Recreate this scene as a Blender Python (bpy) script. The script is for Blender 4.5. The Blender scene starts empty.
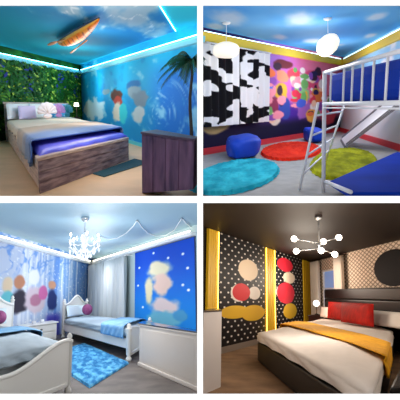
import bpy, bmesh, math, random
from mathutils import Vector, Matrix, noise
random.seed(7)
sc = bpy.context.scene
COL = sc.collection

# ------------------------------------------------------------------ camera, world, exposure
cam = bpy.data.objects.new('camera', bpy.data.cameras.new('camera'))
COL.objects.link(cam)
cam.location = (0, 0, 2.0)
cam.rotation_euler = (math.pi / 2, 0, 0)
cam.data.sensor_width = 36.0
cam.data.lens = 40.5
cam.data.clip_start = 0.05
sc.camera = cam
sc.view_settings.view_transform = 'Standard'
sc.view_settings.look = 'None'
sc.view_settings.gamma = 1.0
sc.view_settings.use_curve_mapping = False
sc.view_settings.exposure = 0.0
world = bpy.data.worlds.new('world')
sc.world = world
world.use_nodes = True
world.node_tree.nodes['Background'].inputs[0].default_value = (1, 1, 1, 1)
world.node_tree.nodes['Background'].inputs[1].default_value = 1.25
sc.cycles.use_denoising = True
sc.cycles.max_bounces = 6
sc.cycles.sample_clamp_indirect = 4.0

# ------------------------------------------------------------------ the four collage rooms, tilted and stretched in depth for one camera
# rows: room right, room depth, room up, in camera axes (right, up, back)
def frame(rows, h):
    x, y, z = [Vector((r[0], -r[2], r[1])) for r in rows]
    o = Vector((0, 0, 2.0)) + y * 6.0 - z * h
    m = Matrix((x, y, z)).transposed().to_4x4()
    m.translation = o
    return m
ROOMS = {  # corners unprojected from image pixels into metres, as are the furniture corners below
 1: dict(M=frame([[0.97628, 0.0227, -0.21531], [-0.21532, 0.20577, -0.95462], [0.02263, 0.97834, 0.20578]], 1.15),
    C=(-0.7, 14.45), H=2.7, Lb=(-3.228, 7.002, 0.0), Lt=(-3.111, 7.348, 2.7), Rb=(1.974, 2.89, 0.0), Rt=(1.941, 3.032, 2.7),
    F0=(-1.47, -0.27, 0.0), F1=(1.22, -0.56, 0.0), T0=(-1.43, 0.4, 2.7), T1=(1.19, -0.42, 2.7),
    O=((-0.736, -2.774, 1.74), (0.626, -3.074, 1.772), (0.599, -3.323, 0.588), (-0.764, -3.023, 0.557))),
 2: dict(M=frame([[0.97628, -0.0227, 0.21531], [0.21532, 0.20577, -0.95462], [-0.02263, 0.97834, 0.20578]], 1.05),
    C=(1.42, 11.6), H=2.62, Lb=(-2.085, 3.408, 0.0), Lt=(-2.046, 3.5, 2.62), Rb=(2.225, 2.882, 0.0), Rt=(2.171, 3.465, 2.62),
    F0=(-1.11, -1.03, 0.0), F1=(1.34, -0.76, 0.0), T0=(-1.2, -0.34, 2.62), T1=(1.45, 0.48, 2.62),
    O=((-0.626, -3.075, 1.67), (0.736, -2.774, 1.638), (0.764, -3.023, 0.457), (-0.599, -3.323, 0.488))),
 3: dict(M=frame([[0.97631, -0.02313, -0.21512], [-0.21513, -0.20983, -0.95378], [-0.02308, 0.97746, -0.20984]], 1.05),
    C=(-0.29, 12.58), H=2.62, Lb=(-2.429, 4.385, 0.0), Lt=(-2.531, 3.993, 2.62), Rb=(2.098, 3.706, 0.0), Rt=(2.132, 3.58, 2.62),
    F0=(-0.91, -1.89, 0.0), F1=(0.76, -2.41, 0.0), T0=(-1.95, 1.59, 2.62), T1=(1.61, 1.2, 2.62),
    O=((-0.764, -3.027, 1.664), (0.598, -3.327, 1.63), (0.626, -3.072, 0.444), (-0.736, -2.772, 0.477))),
 4: dict(M=frame([[0.97628, 0.0227, 0.21531], [0.21532, -0.20577, -0.95462], [0.02263, 0.97834, -0.20578]], 1.2),
    C=(0.32, 12.27), H=2.55, Lb=(-1.917, 2.878, 0.0), Lt=(-1.947, 2.751, 2.55), Rb=(2.455, 4.519, 0.0), Rt=(2.554, 4.157, 2.55),
    F0=(-0.86, -1.96, 0.0), F1=(1.03, -1.38, 0.0), T0=(-1.41, 0.32, 2.55), T1=(1.71, 0.66, 2.55),
    O=((-0.599, -3.325, 1.77), (0.764, -3.024, 1.801), (0.736, -2.774, 0.614), (-0.626, -3.075, 0.582))),
}
CUR = dict(k=1)
def room(k):
    CUR['k'] = k
def RM():
    return ROOMS[CUR['k']]['M']

# ------------------------------------------------------------------ soft fill lights added at mid-height to brighten each room
def point(k, p, energy, color, radius=0.08, name='fill_light'):
    l = bpy.data.lights.new(name, 'POINT')
    l.energy = energy
    l.color = color
    l.shadow_soft_size = radius
    o = bpy.data.objects.new(name, l)
    COL.objects.link(o)
    o.matrix_world = ROOMS[k]['M'] @ Matrix.Translation(Vector(p))
    return o
CY = (0.35, 0.85, 1.0)
for p, e, c in [((0.0, 1.4, 1.7), 72, (1, .85, .76)), ((0.05, 4.6, 1.75), 74, (1, .9, .86)), ((-0.5, 8.0, 1.9), 75, (1, .88, .8)), ((-0.6, 11.0, 1.8), 40, (.85, .97, 1))]:
    point(1, p, e, c, 0.5)
for p, e, c in [((-0.15, 0.6, 1.7), 60, (1, .95, .9)), ((0.15, 3.6, 1.7), 75, (1, .95, .93)), ((0.5, 7.0, 1.7), 75, (1, .95, .95))]:
    point(2, p, e, c, 0.5)
for p, e, c in [((0.0, 0.8, 1.5), 62, (1, .97, .94)), ((-0.05, 3.4, 1.5), 68, (1, .98, .97)), ((-0.15, 6.4, 1.75), 58, (.98, .99, 1)), ((-0.25, 9.0, 1.8), 34, (.97, .98, 1))]:
    point(3, p, e, c, 0.5)
for p, e, c in [((0.1, 1.2, 1.7), 70, (1, .9, .79)), ((0.1, 4.6, 1.75), 74, (1, .88, .74)), ((0.2, 8.0, 1.75), 90, (1, .87, .72))]:
    point(4, p, e, c, 0.5)

# ------------------------------------------------------------------ colours and materials
def lin(c):
    if isinstance(c, str):
        c = [int(c[i:i + 2], 16) / 255 for i in (0, 2, 4)]
    return tuple((x / 12.92 if x <= 0.04045 else ((x + 0.055) / 1.055) ** 2.4) for x in c[:3])
def hx(c):
    return tuple(int(c[i:i + 2], 16) / 255 for i in (0, 2, 4))
MATS = {}
def mat(name, color, rough=0.6, metal=0.0, emit=0.0, ecol=None, trans=0.0, spec=0.4, var=0.0, vscale=6.0, stretch=(1, 1, 1), color2=None, bump=0.0, coat=0.0):
    if name in MATS:
        return MATS[name]
    m = bpy.data.materials.new(name)
    m.use_nodes = True
    nt = m.node_tree
    b = nt.nodes['Principled BSDF']
    c = (*lin(color), 1)
    b.inputs['Base Color'].default_value = c
    b.inputs['Roughness'].default_value = rough
    b.inputs['Metallic'].default_value = metal
    b.inputs['Specular IOR Level'].default_value = spec
    b.inputs['Coat Weight'].default_value = coat
    if trans:
        b.inputs['Transmission Weight'].default_value = trans
    if emit:
        b.inputs['Emission Color'].default_value = (*lin(ecol or color), 1)
        b.inputs['Emission Strength'].default_value = emit
    if var or color2 or bump:
        tc = nt.nodes.new('ShaderNodeTexCoord')
        mp = nt.nodes.new('ShaderNodeMapping')
        mp.inputs['Scale'].default_value = stretch
        nz = nt.nodes.new('ShaderNodeTexNoise')
        nz.inputs['Scale'].default_value = vscale
        nz.inputs['Detail'].default_value = 5
        nt.links.new(tc.outputs['Object'], mp.inputs[0])
        nt.links.new(mp.outputs[0], nz.inputs['Vector'])
        if var or color2:
            rp = nt.nodes.new('ShaderNodeValToRGB')
            rp.color_ramp.elements[0].position = 0.35
            rp.color_ramp.elements[1].position = 0.65
            c2 = lin(color2) if color2 else tuple(x * (1 - var) for x in c[:3])
            rp.color_ramp.elements[0].color = (*c2, 1)
            rp.color_ramp.elements[1].color = c
            nt.links.new(nz.outputs['Fac'], rp.inputs[0])
            nt.links.new(rp.outputs[0], b.inputs['Base Color'])
        if bump:
            bp = nt.nodes.new('ShaderNodeBump')
            bp.inputs['Strength'].default_value = bump
            bp.inputs['Distance'].default_value = 0.02
            nt.links.new(nz.outputs['Fac'], bp.inputs['Height'])
            nt.links.new(bp.outputs[0], b.inputs['Normal'])
    MATS[name] = m
    return m
def print_mat(name, rough=0.75, coat=0.0, spec=0.12):
    """a printed / dyed surface: the colours of the print are stored per vertex"""
    if name in MATS:
        return MATS[name]
    m = bpy.data.materials.new(name)
    m.use_nodes = True
    nt = m.node_tree
    b = nt.nodes['Principled BSDF']
    a = nt.nodes.new('ShaderNodeAttribute')
    a.attribute_name = 'Col'
    nt.links.new(a.outputs['Color'], b.inputs['Base Color'])
    b.inputs['Roughness'].default_value = rough
    b.inputs['Coat Weight'].default_value = coat
    b.inputs['Specular IOR Level'].default_value = spec
    MATS[name] = m
    return m
PRINT = print_mat('print')
def sm(e0, e1, x):
    t = max(0.0, min(1.0, (x - e0) / (e1 - e0)))
    return t * t * (3 - 2 * t)
def mix(a, b, t):
    return tuple(x + (y - x) * t for x, y in zip(a, b))
def nz(x, y, z=0.0, oct=3):
    v = 0; a = 1; s = 0
    for i in range(oct):
        v += a * noise.noise(Vector((x * 2 ** i, y * 2 ** i, z + i * 7.3)))
        s += a; a *= 0.5
    return v / s
def blobs(c, s, z, B, soft=0.35, wob=0.18):
    for (cs, cz), (rs, rz), col in B:
        du = (s - cs) / rs; dz = (z - cz) / rz
        d = math.sqrt(du * du + dz * dz)
        if d < 1.5:
            d += wob * nz(s * 1.3 + cs, z * 4.0 + cz, 3.1)
            c = mix(c, hx(col), 1 - sm(1 - soft, 1 + soft * 0.3, d))
    return c

# ------------------------------------------------------------------ shapes
class S:
    def __init__(s):
        s.v = []; s.f = []; s.c = []
    def add(s, v, f, c=None):
        n = len(s.v)
        s.v += [Vector(p) for p in v]
        s.f += [tuple(i + n for i in q) for q in f]
        if c is not None:
            s.c += c
        return s
    def box8(s, p):
        """p: four bottom corners then four top corners, both counter-clockwise"""
        return s.add(p, [(3, 2, 1, 0), (4, 5, 6, 7), (0, 1, 5, 4), (1, 2, 6, 5), (2, 3, 7, 6), (3, 0, 4, 7)])
    def prism(s, poly, z0, z1):
        n = len(poly)
        v = [(x, y, z0) for x, y in poly] + [(x, y, z1) for x, y in poly]
        f = [tuple(reversed(range(n))), tuple(range(n, 2 * n))] + [(i, (i + 1) % n, n + (i + 1) % n, n + i) for i in range(n)]
        return s.add(v, f)
    def box(s, x0, x1, y0, y1, z0, z1):
        return s.prism([(x0, y0), (x1, y0), (x1, y1), (x0, y1)], z0, z1)
    def tube(s, pts, r, n=8, cap=True):
        pts = [Vector(p) for p in pts]
        rr = r if isinstance(r, (list, tuple)) else [r] * len(pts)
        v = []; f = []
        for i, p in enumerate(pts):
            t = (pts[min(i + 1, len(pts) - 1)] - pts[max(i - 1, 0)]).normalized()
            a = Vector((0, 0, 1)) if abs(t.z) < 0.9 else Vector((1, 0, 0))
            u = t.cross(a).normalized(); w = t.cross(u)
            for k in range(n):
                th = 2 * math.pi * k / n
                v.append(p + (u * math.cos(th) + w * math.sin(th)) * rr[i])
        for i in range(len(pts) - 1):
            for k in range(n):
                f.append((i * n + k, i * n + (k + 1) % n, (i + 1) * n + (k + 1) % n, (i + 1) * n + k))
        if cap:
            f.append(tuple(range(n)))
            f.append(tuple(reversed(range((len(pts) - 1) * n, len(pts) * n))))
        return s.add(v, f)
    def lathe(s, c, prof, n=20):
        v = []; f = []
        for r, z in prof:
            for k in range(n):
                th = 2 * math.pi * k / n
                v.append((c[0] + r * math.cos(th), c[1] + r * math.sin(th), c[2] + z))
        for i in range(len(prof) - 1):
            for k in range(n):
                f.append((i * n + k, i * n + (k + 1) % n, (i + 1) * n + (k + 1) % n, (i + 1) * n + k))
        f.append(tuple(reversed(range(n))))
        f.append(tuple(range((len(prof) - 1) * n, len(prof) * n)))
        return s.add(v, f)
    def ell(s, c, A, B, Cc, nu=20, nv=12, e=1.0, wob=0.0, seed=0):
        c, A, B, Cc = map(Vector, (c, A, B, Cc))
        v = []; f = []
        pw = lambda x: math.copysign(abs(x) ** e, x)
        for j in range(nv + 1):
            ph = -math.pi / 2 + math.pi * j / nv
            for i in range(nu):
                th = 2 * math.pi * i / nu
                d = (pw(math.cos(ph)) * pw(math.cos(th)), pw(math.cos(ph)) * pw(math.sin(th)), pw(math.sin(ph)))
                k = 1 + wob * nz(d[0] * 1.7 + seed, d[1] * 1.7, d[2] * 1.7 + seed)
                v.append(c + (A * d[0] + B * d[1] + Cc * d[2]) * k)
        for j in range(nv):
            for i in range(nu):
                f.append((j * nu + i, j * nu + (i + 1) % nu, (j + 1) * nu + (i + 1) % nu, (j + 1) * nu + i))
        return s.add(v, f)
    def grid(s, fn, nu, nv, col=None):
        v = []; f = []; c = []
        for j in range(nv + 1):
            for i in range(nu + 1):
                p = fn(i / nu, j / nv)
                v.append(p)
                if col:
                    c.append(col(i / nu, j / nv, p))
        for j in range(nv):
            for i in range(nu):
                a = j * (nu + 1) + i
                f.append((a, a + 1, a + nu + 2, a + nu + 1))
        return s.add(v, f, c if col else None)
    def pillow(s, c, X, Z, T, n=14, col=None, wob=0.12, seed=0):
        """a stuffed cushion: X and Z half extents of its face, T half thickness"""
        c, X, Z, T = map(Vector, (c, X, Z, T))
        for sg in (1, -1):
            def fn(u, v, sg=sg):
                a = u * 2 - 1; b = v * 2 - 1
                k = 1 - 0.07 * (1 - a * a) * 0 - 0.06 * (b * b) * (1 - abs(a)) - 0.0
                k2 = 1 - 0.06 * (a * a) * (1 - abs(b))
                h = max(0.0, (1 - a ** 4) * (1 - b ** 4)) ** 0.45
                h *= 1 + wob * nz(a * 2 + seed, b * 2, sg * 3.0 + seed)
                return c + X * (a * k) + Z * (b * k2) + T * (sg * h)
            s.grid(fn, n, n, (lambda u, v, p: col(u, v)) if col else None)
        return s

def mk(name, sh, m, parent=None, base=None, smooth=False, bevel=0.0, sub=0, thick=0.0):
    """one mesh object; shapes come in room metres"""
    me = bpy.data.meshes.new(name)
    if parent is not None:
        base = Vector(parent['_b'])
    elif base is None:
        if not sh.v: base = (0, 0, 0)
        xs = [p.x for p in sh.v]; ys = [p.y for p in sh.v]; zs = [p.z for p in sh.v]
        base = ((min(xs) + max(xs)) / 2, (min(ys) + max(ys)) / 2, min(zs))
    base = Vector(base)
    me.from_pydata([p - base for p in sh.v], [], sh.f)
    bm = bmesh.new(); bm.from_mesh(me)
    if not sh.c:
        bmesh.ops.recalc_face_normals(bm, faces=bm.faces)
    bm.to_mesh(me); bm.free()
    if sh.c:
        at = me.color_attributes.new('Col', 'FLOAT_COLOR', 'POINT')
        for i, c in enumerate(sh.c):
            at.data[i].color = (*lin(c), 1)
    me.materials.append(m)
    if smooth or sub:
        me.polygons.foreach_set('use_smooth', [True] * len(me.polygons))
    o = bpy.data.objects.new(name, me)
    COL.objects.link(o)
    if parent is not None:
        o.parent = parent
        o['_b'] = list(base)
    else:
        o.matrix_world = RM() @ Matrix.Translation(base)
        o['_b'] = list(base)
    if bevel:
        b = o.modifiers.new('bevel', 'BEVEL'); b.width = bevel; b.segments = 2; b.limit_method = 'ANGLE'
    if thick:
        t = o.modifiers.new('solid', 'SOLIDIFY'); t.thickness = thick; t.offset = -1
    if sub:
        q = o.modifiers.new('sub', 'SUBSURF'); q.levels = sub; q.render_levels = sub
    return o
def tag(o, label, cat, group=None, kind=None):
    o['label'] = label; o['category'] = cat
    if group: o['group'] = group
    if kind: o['kind'] = kind
    return o
def thing(name, label, cat, base, group=None):
    o = bpy.data.objects.new(name, None)
    COL.objects.link(o)
    o.empty_display_size = 0.1
    o.matrix_world = RM() @ Matrix.Translation(Vector(base))
    o['_b'] = list(base)
    return tag(o, label, cat, group)
def struct(name, sh, m, **kw):
    o = mk(name, sh, m, base=kw.pop('base', (0, 0, 0)), **kw)
    o['kind'] = 'structure'
    return o
def lerp(a, b, t):
    return tuple(x + (y - x) * t for x, y in zip(a, b))
class Q:
    """skewed, depth-stretched plan frame of a piece of furniture from its four plan corners: a runs p00 to p10, b runs p00 to p01"""
    def __init__(s, p00, p10, p11, p01):
        s.p = [Vector((*p, 0)) for p in (p00, p10, p11, p01)]
    def __call__(s, a, b, z=0.0):
        p = (s.p[0] * (1 - a) + s.p[1] * a) * (1 - b) + (s.p[3] * (1 - a) + s.p[2] * a) * b
        return Vector((p.x, p.y, z))
    def d(s, a, b, z=0.0):
        p = (s.p[1] - s.p[0] + s.p[2] - s.p[3]) * 0.5 * a + (s.p[3] - s.p[0] + s.p[2] - s.p[1]) * 0.5 * b
        return Vector((p.x, p.y, z))
    def box(s, a0, a1, b0, b1, z0, z1):
        return [s(a0, b0, z0), s(a1, b0, z0), s(a1, b1, z0), s(a0, b1, z0), s(a0, b0, z1), s(a1, b0, z1), s(a1, b1, z1), s(a0, b1, z1)]
def drape(q, a0, a1, b0, b1, z, L=0.0, R=0.0, F=0.0, Hh=0.0, amp=0.01, seed=0.0, na=40, nb=40, col=None, puff=0.03, crown=0.0):
    """cloth lying on a bed, with its four hems hanging L, R, F (foot) and Hh (head) metres"""
    def run(t, n0, h0, h1):
        # returns (position 0..1, drop)
        k0 = 0.14 if h0 else 0.0; k1 = 0.14 if h1 else 0.0
        if t < k0: return 0.0, h0 * (1 - t / k0)
        if t > 1 - k1: return 1.0, h1 * (t - 1 + k1) / k1
        return (t - k0) / (1 - k0 - k1), 0.0
    def fn(u, v):
        pa, da = run(u, 0, L, R); pb, db = run(v, 0, F, Hh)
        a = a0 + (a1 - a0) * pa; b = b0 + (b1 - b0) * pb
        w = amp * (nz(u * 5 + seed, v * 5, seed, 4) * 2)
        drop = max(da, db)
        soft = puff * (1 - min(1, 6 * min(pa + (0 if L else 1), 1 - pa + (0 if R else 1), pb + (0 if F else 1), 1 - pb + (0 if Hh else 1)))) if (L or R or F or Hh) else 0
        out = 0.012 * (1 if drop > 0 else 0) + (0.008 * math.sin(u * 40 + v * 31) if drop > 0.05 else 0)
        oa = (-out if (da > 0 and pa == 0) else out if da > 0 else 0)
        ob = (-out * 0.6 if (db > 0 and pb == 0) else out * 0.6 if db > 0 else 0)
        zz = z - drop - max(0, soft) * (1 if drop == 0 else 1) + (w if drop == 0 else w * 0.3) + crown * math.sin(math.pi * pa) * math.sin(math.pi * min(1, pb + 0.2))
        return q(a + oa, b + ob, max(0.03, zz))
    s = S()
    s.grid(fn, na, nb, (lambda u, v, p: col(u, v)) if col else None)
    return s

# ------------------------------------------------------------------ shell of a room
def shell_quad(k, side):
    r = ROOMS[k]; C = r['C']; H = r['H']
    b = r['Lb'] if side == 'L' else r['Rb']; t = r['Lt'] if side == 'L' else r['Rt']
    return (Vector((*C, 0)), Vector(b), Vector(t), Vector((*C, H)))
def wall_point(k, side, s, z, off=0.0):
    """point on a wall: s metres along it from the far corner, z up, off metres in front of it"""
    r = ROOMS[k]; C = Vector((*r['C'], 0)); e = Vector(r['Lb'] if side == 'L' else r['Rb'])
    d = (e - C).normalized()
    n = Vector((d.y, -d.x, 0))
    if side == 'L': n = -n
    # n points into the room
    return C + d * s + Vector((0, 0, z)) + n * off
def wall_n(k, side):
    return wall_point(k, side, 0, 0, 1) - wall_point(k, side, 0, 0, 0)
def wall_d(k, side):
    return wall_point(k, side, 1, 0) - wall_point(k, side, 0, 0)
def wall(k, side, name, paint=None, m=None, nu=170, nv=110):
    a, b, c, d = shell_quad(k, side)
    s = S()
    fn = lambda u, v: (a + (b - a) * u) * (1 - v) + (d + (c - d) * u) * v
    if paint:
        C = Vector((*ROOMS[k]['C'], 0))
        def col(u, v, p):
            q = Vector((p.x, p.y, 0)) - C
            return paint(q.length, p.z)
        s.grid(fn, nu, nv, col)
        return struct(name, s, m or PRINT)
    s.grid(fn, 1, 1)
    return struct(name, s, m)
def wall_box(k, side, s0, s1, z0, z1, o0, o1):
    P = lambda s, z, o: wall_point(k, side, s, z, o)
    return [P(s0, z0, o0), P(s1, z0, o0), P(s1, z0, o1), P(s0, z0, o1), P(s0, z1, o0), P(s1, z1, o0), P(s1, z1, o1), P(s0, z1, o1)]
def ceiling(k, paint=None, m=None, n=90):
    r = ROOMS[k]; C = Vector((*r['C'], r['H'])); L = Vector(r['Lt']); R = Vector(r['Rt']); T0 = Vector(r['T0']); T1 = Vector(r['T1'])
    mid = (T0 + T1) / 2
    s = S()
    for a, b, c, d in ((C, L, T0, mid), (C, mid, T1, R)):
        fn = lambda u, v, a=a, b=b, c=c, d=d: (a + (b - a) * u) * (1 - v) + (d + (c - d) * u) * v
        s.grid(fn, n if paint else 1, n if paint else 1, (lambda u, v, p: paint(p.x, p.y)) if paint else None)
    return struct('ceiling', s, m or PRINT)
def floor(k, m):
    r = ROOMS[k]
    s = S()
    P = [Vector((*r['C'], 0)), Vector(r['Lb']), Vector(r['F0']), Vector(r['F1']), Vector(r['Rb'])]
    n = len(P)
    s.add(P + [p - Vector((0, 0, 0.04)) for p in P], [tuple(range(n)), tuple(reversed(range(n, 2 * n)))] + [(i, (i + 1) % n, n + (i + 1) % n, n + i) for i in range(n)])
    return struct('floor', s, m)
def gap_covers(k):
    """cover planes, mostly along camera sight lines, that link the opening in the front board with the room behind it"""
    r = ROOMS[k]; O = [Vector(p) for p in r['O']]
    Lb, Lt, Rb, Rt, F0, F1, T0, T1 = [Vector(r[x]) for x in ('Lb', 'Lt', 'Rb', 'Rt', 'F0', 'F1', 'T0', 'T1')]
    s = S()
    for poly in ([O[3], F0, Lb, Lt, T0, O[0]], [O[2], F1, Rb, Rt, T1, O[1]], [O[3], O[2], F1, F0], [O[0], O[1], T1, T0]):
        s.add(poly, [tuple(range(len(poly)))])
    struct('trim_%d' % k, s, mat('white_gap_cover', 'e8e8e8', 0.8))
def room_light_strip(name, pts, r, col, strength, label, cat='light strip', group=None):
    s = S(); s.tube(pts, r, 6)
    o = mk(name, s, mat('led_' + col + str(strength), col, 0.5, emit=strength))
    return tag(o, label, cat, group)

# front board for the collage borders, from pixels: four openings in one white sheet
fb = S()
def wp(px, py, d=2.79):
    return Vector(((px - 200) / 450 * d, d, 2.0 + (200 - py) / 450 * d))
def bar(x0, x1, y0, y1):
    p = []
    for d in (2.79, 2.80):
        p += [wp(x0, y1), wp(x1, y1), wp(x1, y0), wp(x0, y0)] if d == 2.79 else [wp(x0, y1) + Vector((0, .01, 0)), wp(x1, y1) + Vector((0, .01, 0)), wp(x1, y0) + Vector((0, .01, 0)), wp(x0, y0) + Vector((0, .01, 0))]
    fb.add(p, [(0, 1, 2, 3), (7, 6, 5, 4), (0, 4, 5, 1), (1, 5, 6, 2), (2, 6, 7, 3), (3, 7, 4, 0)])
bar(-60, 460, -70, 5.2); bar(-60, 460, 196, 203); bar(-60, 460, 394.3, 490)
for y0, y1 in ((5.2, 196), (203, 394.3)):
    bar(-60, -25, y0, y1); bar(197.2, 203, y0, y1); bar(425, 460, y0, y1)
me = bpy.data.meshes.new('border_board'); me.from_pydata(fb.v, [], fb.f)
me.materials.append(mat('white_board', 'f6f6f6', 0.9, spec=0.1))
wf = bpy.data.objects.new('border_board', me); COL.objects.link(wf); wf['kind'] = 'structure'
for k in (1, 2, 3, 4):
    room(k); gap_covers(k)

# ================================================================== ROOM 1: the sea room (upper left)
room(1)
floor(1, mat('tan_floor', 'e6be92', 0.6, var=0.12, vscale=2.0))
def leafwall(s, z):
    n = nz(s * 2, z * 6, 1.0, 4)
    return mix(hx('0c3a16'), hx('2a6a22'), sm(-0.4, 0.4, n))
wall(1, 'L', 'wall_left', leafwall, nu=60, nv=40)
SEA = [((2.15, 0.88), (1.96, 0.43), 'c8e4ee'), ((4.27, 1.53), (0.56, 0.1), '88b0c0'), ((7.3, 1.67), (0.87, 0.14), '2878b8'),
       ((7.48, 1.48), (0.75, 0.19), '88a8b8'), ((8.11, 1.28), (0.77, 0.24), '7894a8'), ((7.83, 0.88), (0.63, 0.25), 'c0d4dc'),
       ((5.56, 1.41), (0.73, 0.22), '5a3830'), ((5.79, 1.22), (0.58, 0.15), 'b0483c'), ((5.77, 0.88), (0.71, 0.31), 'd8d8cc'),
       ((6.34, 0.87), (0.44, 0.36), '38c8d8')]
def sea(s, z):
    c = mix(hx('1a96d8'), hx('1eb4e6'), sm(0.4, 2.2, z))
    c = mix(c, hx('1760c4'), 0.75 * sm(8.2, 10.2, s) * (1 - sm(1.7, 2.3, z)))
    w = nz(s * 0.9, z * 2.2 + s * 0.25, 2.0, 4)
    c = mix(c, hx('a8e6f6'), 0.7 * sm(0.12, 0.4, w))
    c = mix(c, hx('1a86cc'), 0.5 * sm(0.1, 0.4, -w))
    # curling wave streaks on the near half
    r = math.hypot((s - 9.4) / 1.6, (z - 0.9) / 0.8)
    st = nz(r * 9, math.atan2(z - 0.9, (s - 9.4)) * 1.2, 5.0, 3)
    c = mix(c, hx('c8ecf8'), 0.55 * sm(0.1, 0.4, st) * sm(8.2, 9.4, s) * (1 - sm(1.4, 1.9, z)))
    c = blobs(c, s, z, SEA, 0.25, 0.6)
    return c
wall(1, 'R', 'wall_right', sea, print_mat('print_satin', 0.7))
def sea_ceiling(x, y):
    # wave print in a tray whose far corner is K and whose right edge runs towards the opening
    K = Vector((-0.71, 13.86)); e1 = Vector((1.66, 4.08)) - K; e2 = Vector((0.99, 1.62)) - Vector((1.66, 4.08))
    d = Vector((x, y)) - K
    det = e1.x * e2.y - e1.y * e2.x
    u = (d.x * e2.y - d.y * e2.x) / det; v = (e1.x * d.y - e1.y * d.x) / det
    c = hx('28c0dc')
    ins = sm(0.0, 0.015, v) * (1 - sm(0.985, 1.0, u))
    m = mix(hx('0a8ca4'), hx('1278bc'), sm(0.2, 0.9, u))
    n = nz(u * 5, v * 1.2, 4.0, 5)
    k = sm(0.02, 0.35, n + 0.5 * sm(0.3, 0.9, u) - 0.25 - 0.25 * (1 - sm(0.2, 1.4, v)))
    m = mix(m, hx('9cb8c6'), 0.85 * k)
    n2 = abs(nz(u * 8, v * 2.0, 9.0, 4))
    m = mix(m, hx('d0e0e4'), 0.8 * (1 - sm(0.0, 0.06, n2)) * k)
    return mix(c, m, ins)
ceiling(1, sea_ceiling)
CYT = mat('cyan_trim', '8fe0ee', 0.6)
for i, (side, s1) in enumerate((('L', 11.0), ('R', 12.0))):
    r = S(); r.box8(wall_box(1, side, -0.05, s1, 2.33, 2.44, 0.0, 0.11))
    struct('trim_%d' % (5 + i), r, CYT)
    st = S(); P = [wall_point(1, side, x, 2.465, 0.12) for x in (0.62, s1 - 0.1)]
    st.tube(P, 0.011, 6)
    o = mk('led_strip', st, mat('led_cyan', '8ff4ff', 0.5, emit=9))
    tag(o, ['cyan light strip on the ledge above the green leaf wall', 'cyan light strip on the ledge above the blue wave mural'][i], 'light strip', 'cyan light strips in the sea room')
st = S(); st.tube([(0.99, 1.62, 2.685), (1.64, 4.0, 2.685)], 0.009, 6)
tag(mk('led_strip', st, mat('led_cyan', '8ff4ff', 0.5, emit=9)), 'short cyan light strip along the edge of the wave print on the ceiling', 'light strip', 'cyan light strips in the sea room')
r = S(); r.box8(wall_box(1, 'R', 0, 11.3, 0.0, 0.1, 0, 0.04)); struct('baseboard_right', r, mat('cyan_base', '58d0e0', 0.5))

# leafy wall panel behind the bed
lw = S()
lf = []; lc = []; lv = []
for i in range(5200):
    s_ = random.uniform(0.5, 8.2); z_ = random.uniform(0.25, 2.32)
    p = wall_point(1, 'L', s_, z_, random.uniform(0.07, 0.17))
    d = wall_d(1, 'L'); n = wall_n(1, 'L')
    th = random.uniform(0, 6.28); L = random.uniform(0.05, 0.09)
    ax = d * (math.cos(th) * 2.6) + Vector((0, 0, math.sin(th))) + n * random.uniform(-0.1, 0.6)
    bx = d * (-math.sin(th) * 2.6) + Vector((0, 0, math.cos(th))) + n * random.uniform(-0.3, 0.3)
    k = len(lv)
    lv += [p - ax * L, p + bx * L * 0.45, p + ax * L, p - bx * L * 0.45]
    lf.append((k, k + 1, k + 2, k + 3))
    t = nz(s_ * 1.1, z_ * 2.6, 8.0, 3)
    blue = max(0, 1 - abs(s_ - [6.6, 5.0, 2.6, 0.9][i % 4]) / 0.5) * sm(1.2, 1.7, z_)
    c = mix(hx('14501c'), hx('6aa832'), random.random() ** 1.6 * sm(-0.5, 0.4, t))
    if random.random() < 0.08: c = hx('a8c84a')
    if random.random() < blue * 1.0: c = mix(hx('1c2a78'), hx('3448a8'), random.random())
    lc += [c] * 4
lw.add(lv, lf, lc)
tag(mk('leaf_wall', lw, print_mat('print_leaf', 0.6)), 'wall of artificial green leaves behind the wooden bed, dark blue leaf clusters hanging in it', 'leaf wall', kind='thing')

# wooden bed
B1 = Q((-0.75, -0.08), (0.59, 3.46), (-1.22, 12.25), (-2.62, 8.1))
WOOD = mat('weathered_wood', 'a48c8c', 0.6, color2='604a54', vscale=1.6, stretch=(1.5, 1.5, 14), bump=0.3)
WOODL = mat('pale_wood', 'd8c0b0', 0.6, color2='b49c90', vscale=2.0, stretch=(1.5, 1.5, 12), bump=0.2)
bed = thing('wooden_bed', 'weathered plank bed with high footboard in front of the leaf wall', 'bed', B1(0.5, 0.5, 0))
def planks(q, a0, a1, b0, b1, z0, z1, n, along='a', m=WOOD, name='plank_board', parent=None):
    s = S()
    for i in range(n):
        t0, t1 = i / n, (i + 1) / n
        g = 0.004
        if along == 'z':
            s.box8(q.box(a0, a1, b0, b1, z0 + (z1 - z0) * t0 + g, z0 + (z1 - z0) * t1 - g))
    return mk(name, s, m, parent)
planks(B1, 0.0, 1.0, 0.0, 0.016, 0.0, 0.42, 3, 'z', WOOD, 'footboard', bed)
s = S(); s.box8(B1.box(-0.01, 1.0, -0.002, 0.03, 0.42, 0.47)); mk('footboard_rail', s, WOODL, bed, bevel=0.01)
planks(B1, 0.0, 0.03, 0.016, 0.99, 0.05, 0.40, 3, 'z', WOODL, 'side_rail', bed)
planks(B1, 0.97, 1.0, 0.016, 0.99, 0.05, 0.40, 3, 'z', WOOD, 'side_rail', bed)
s = S(); s.box8(B1.box(-0.02, 1.02, 0.972, 0.985, 0.0, 1.06)); hb = mk('headboard', s, WOODL, bed, bevel=0.02)
s = S(); s.box8(B1.box(-0.03, 1.03, 0.966, 0.988, 1.06, 1.12)); mk('headboard_cap', s, WOODL, bed, bevel=0.01)
s = S()
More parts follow.
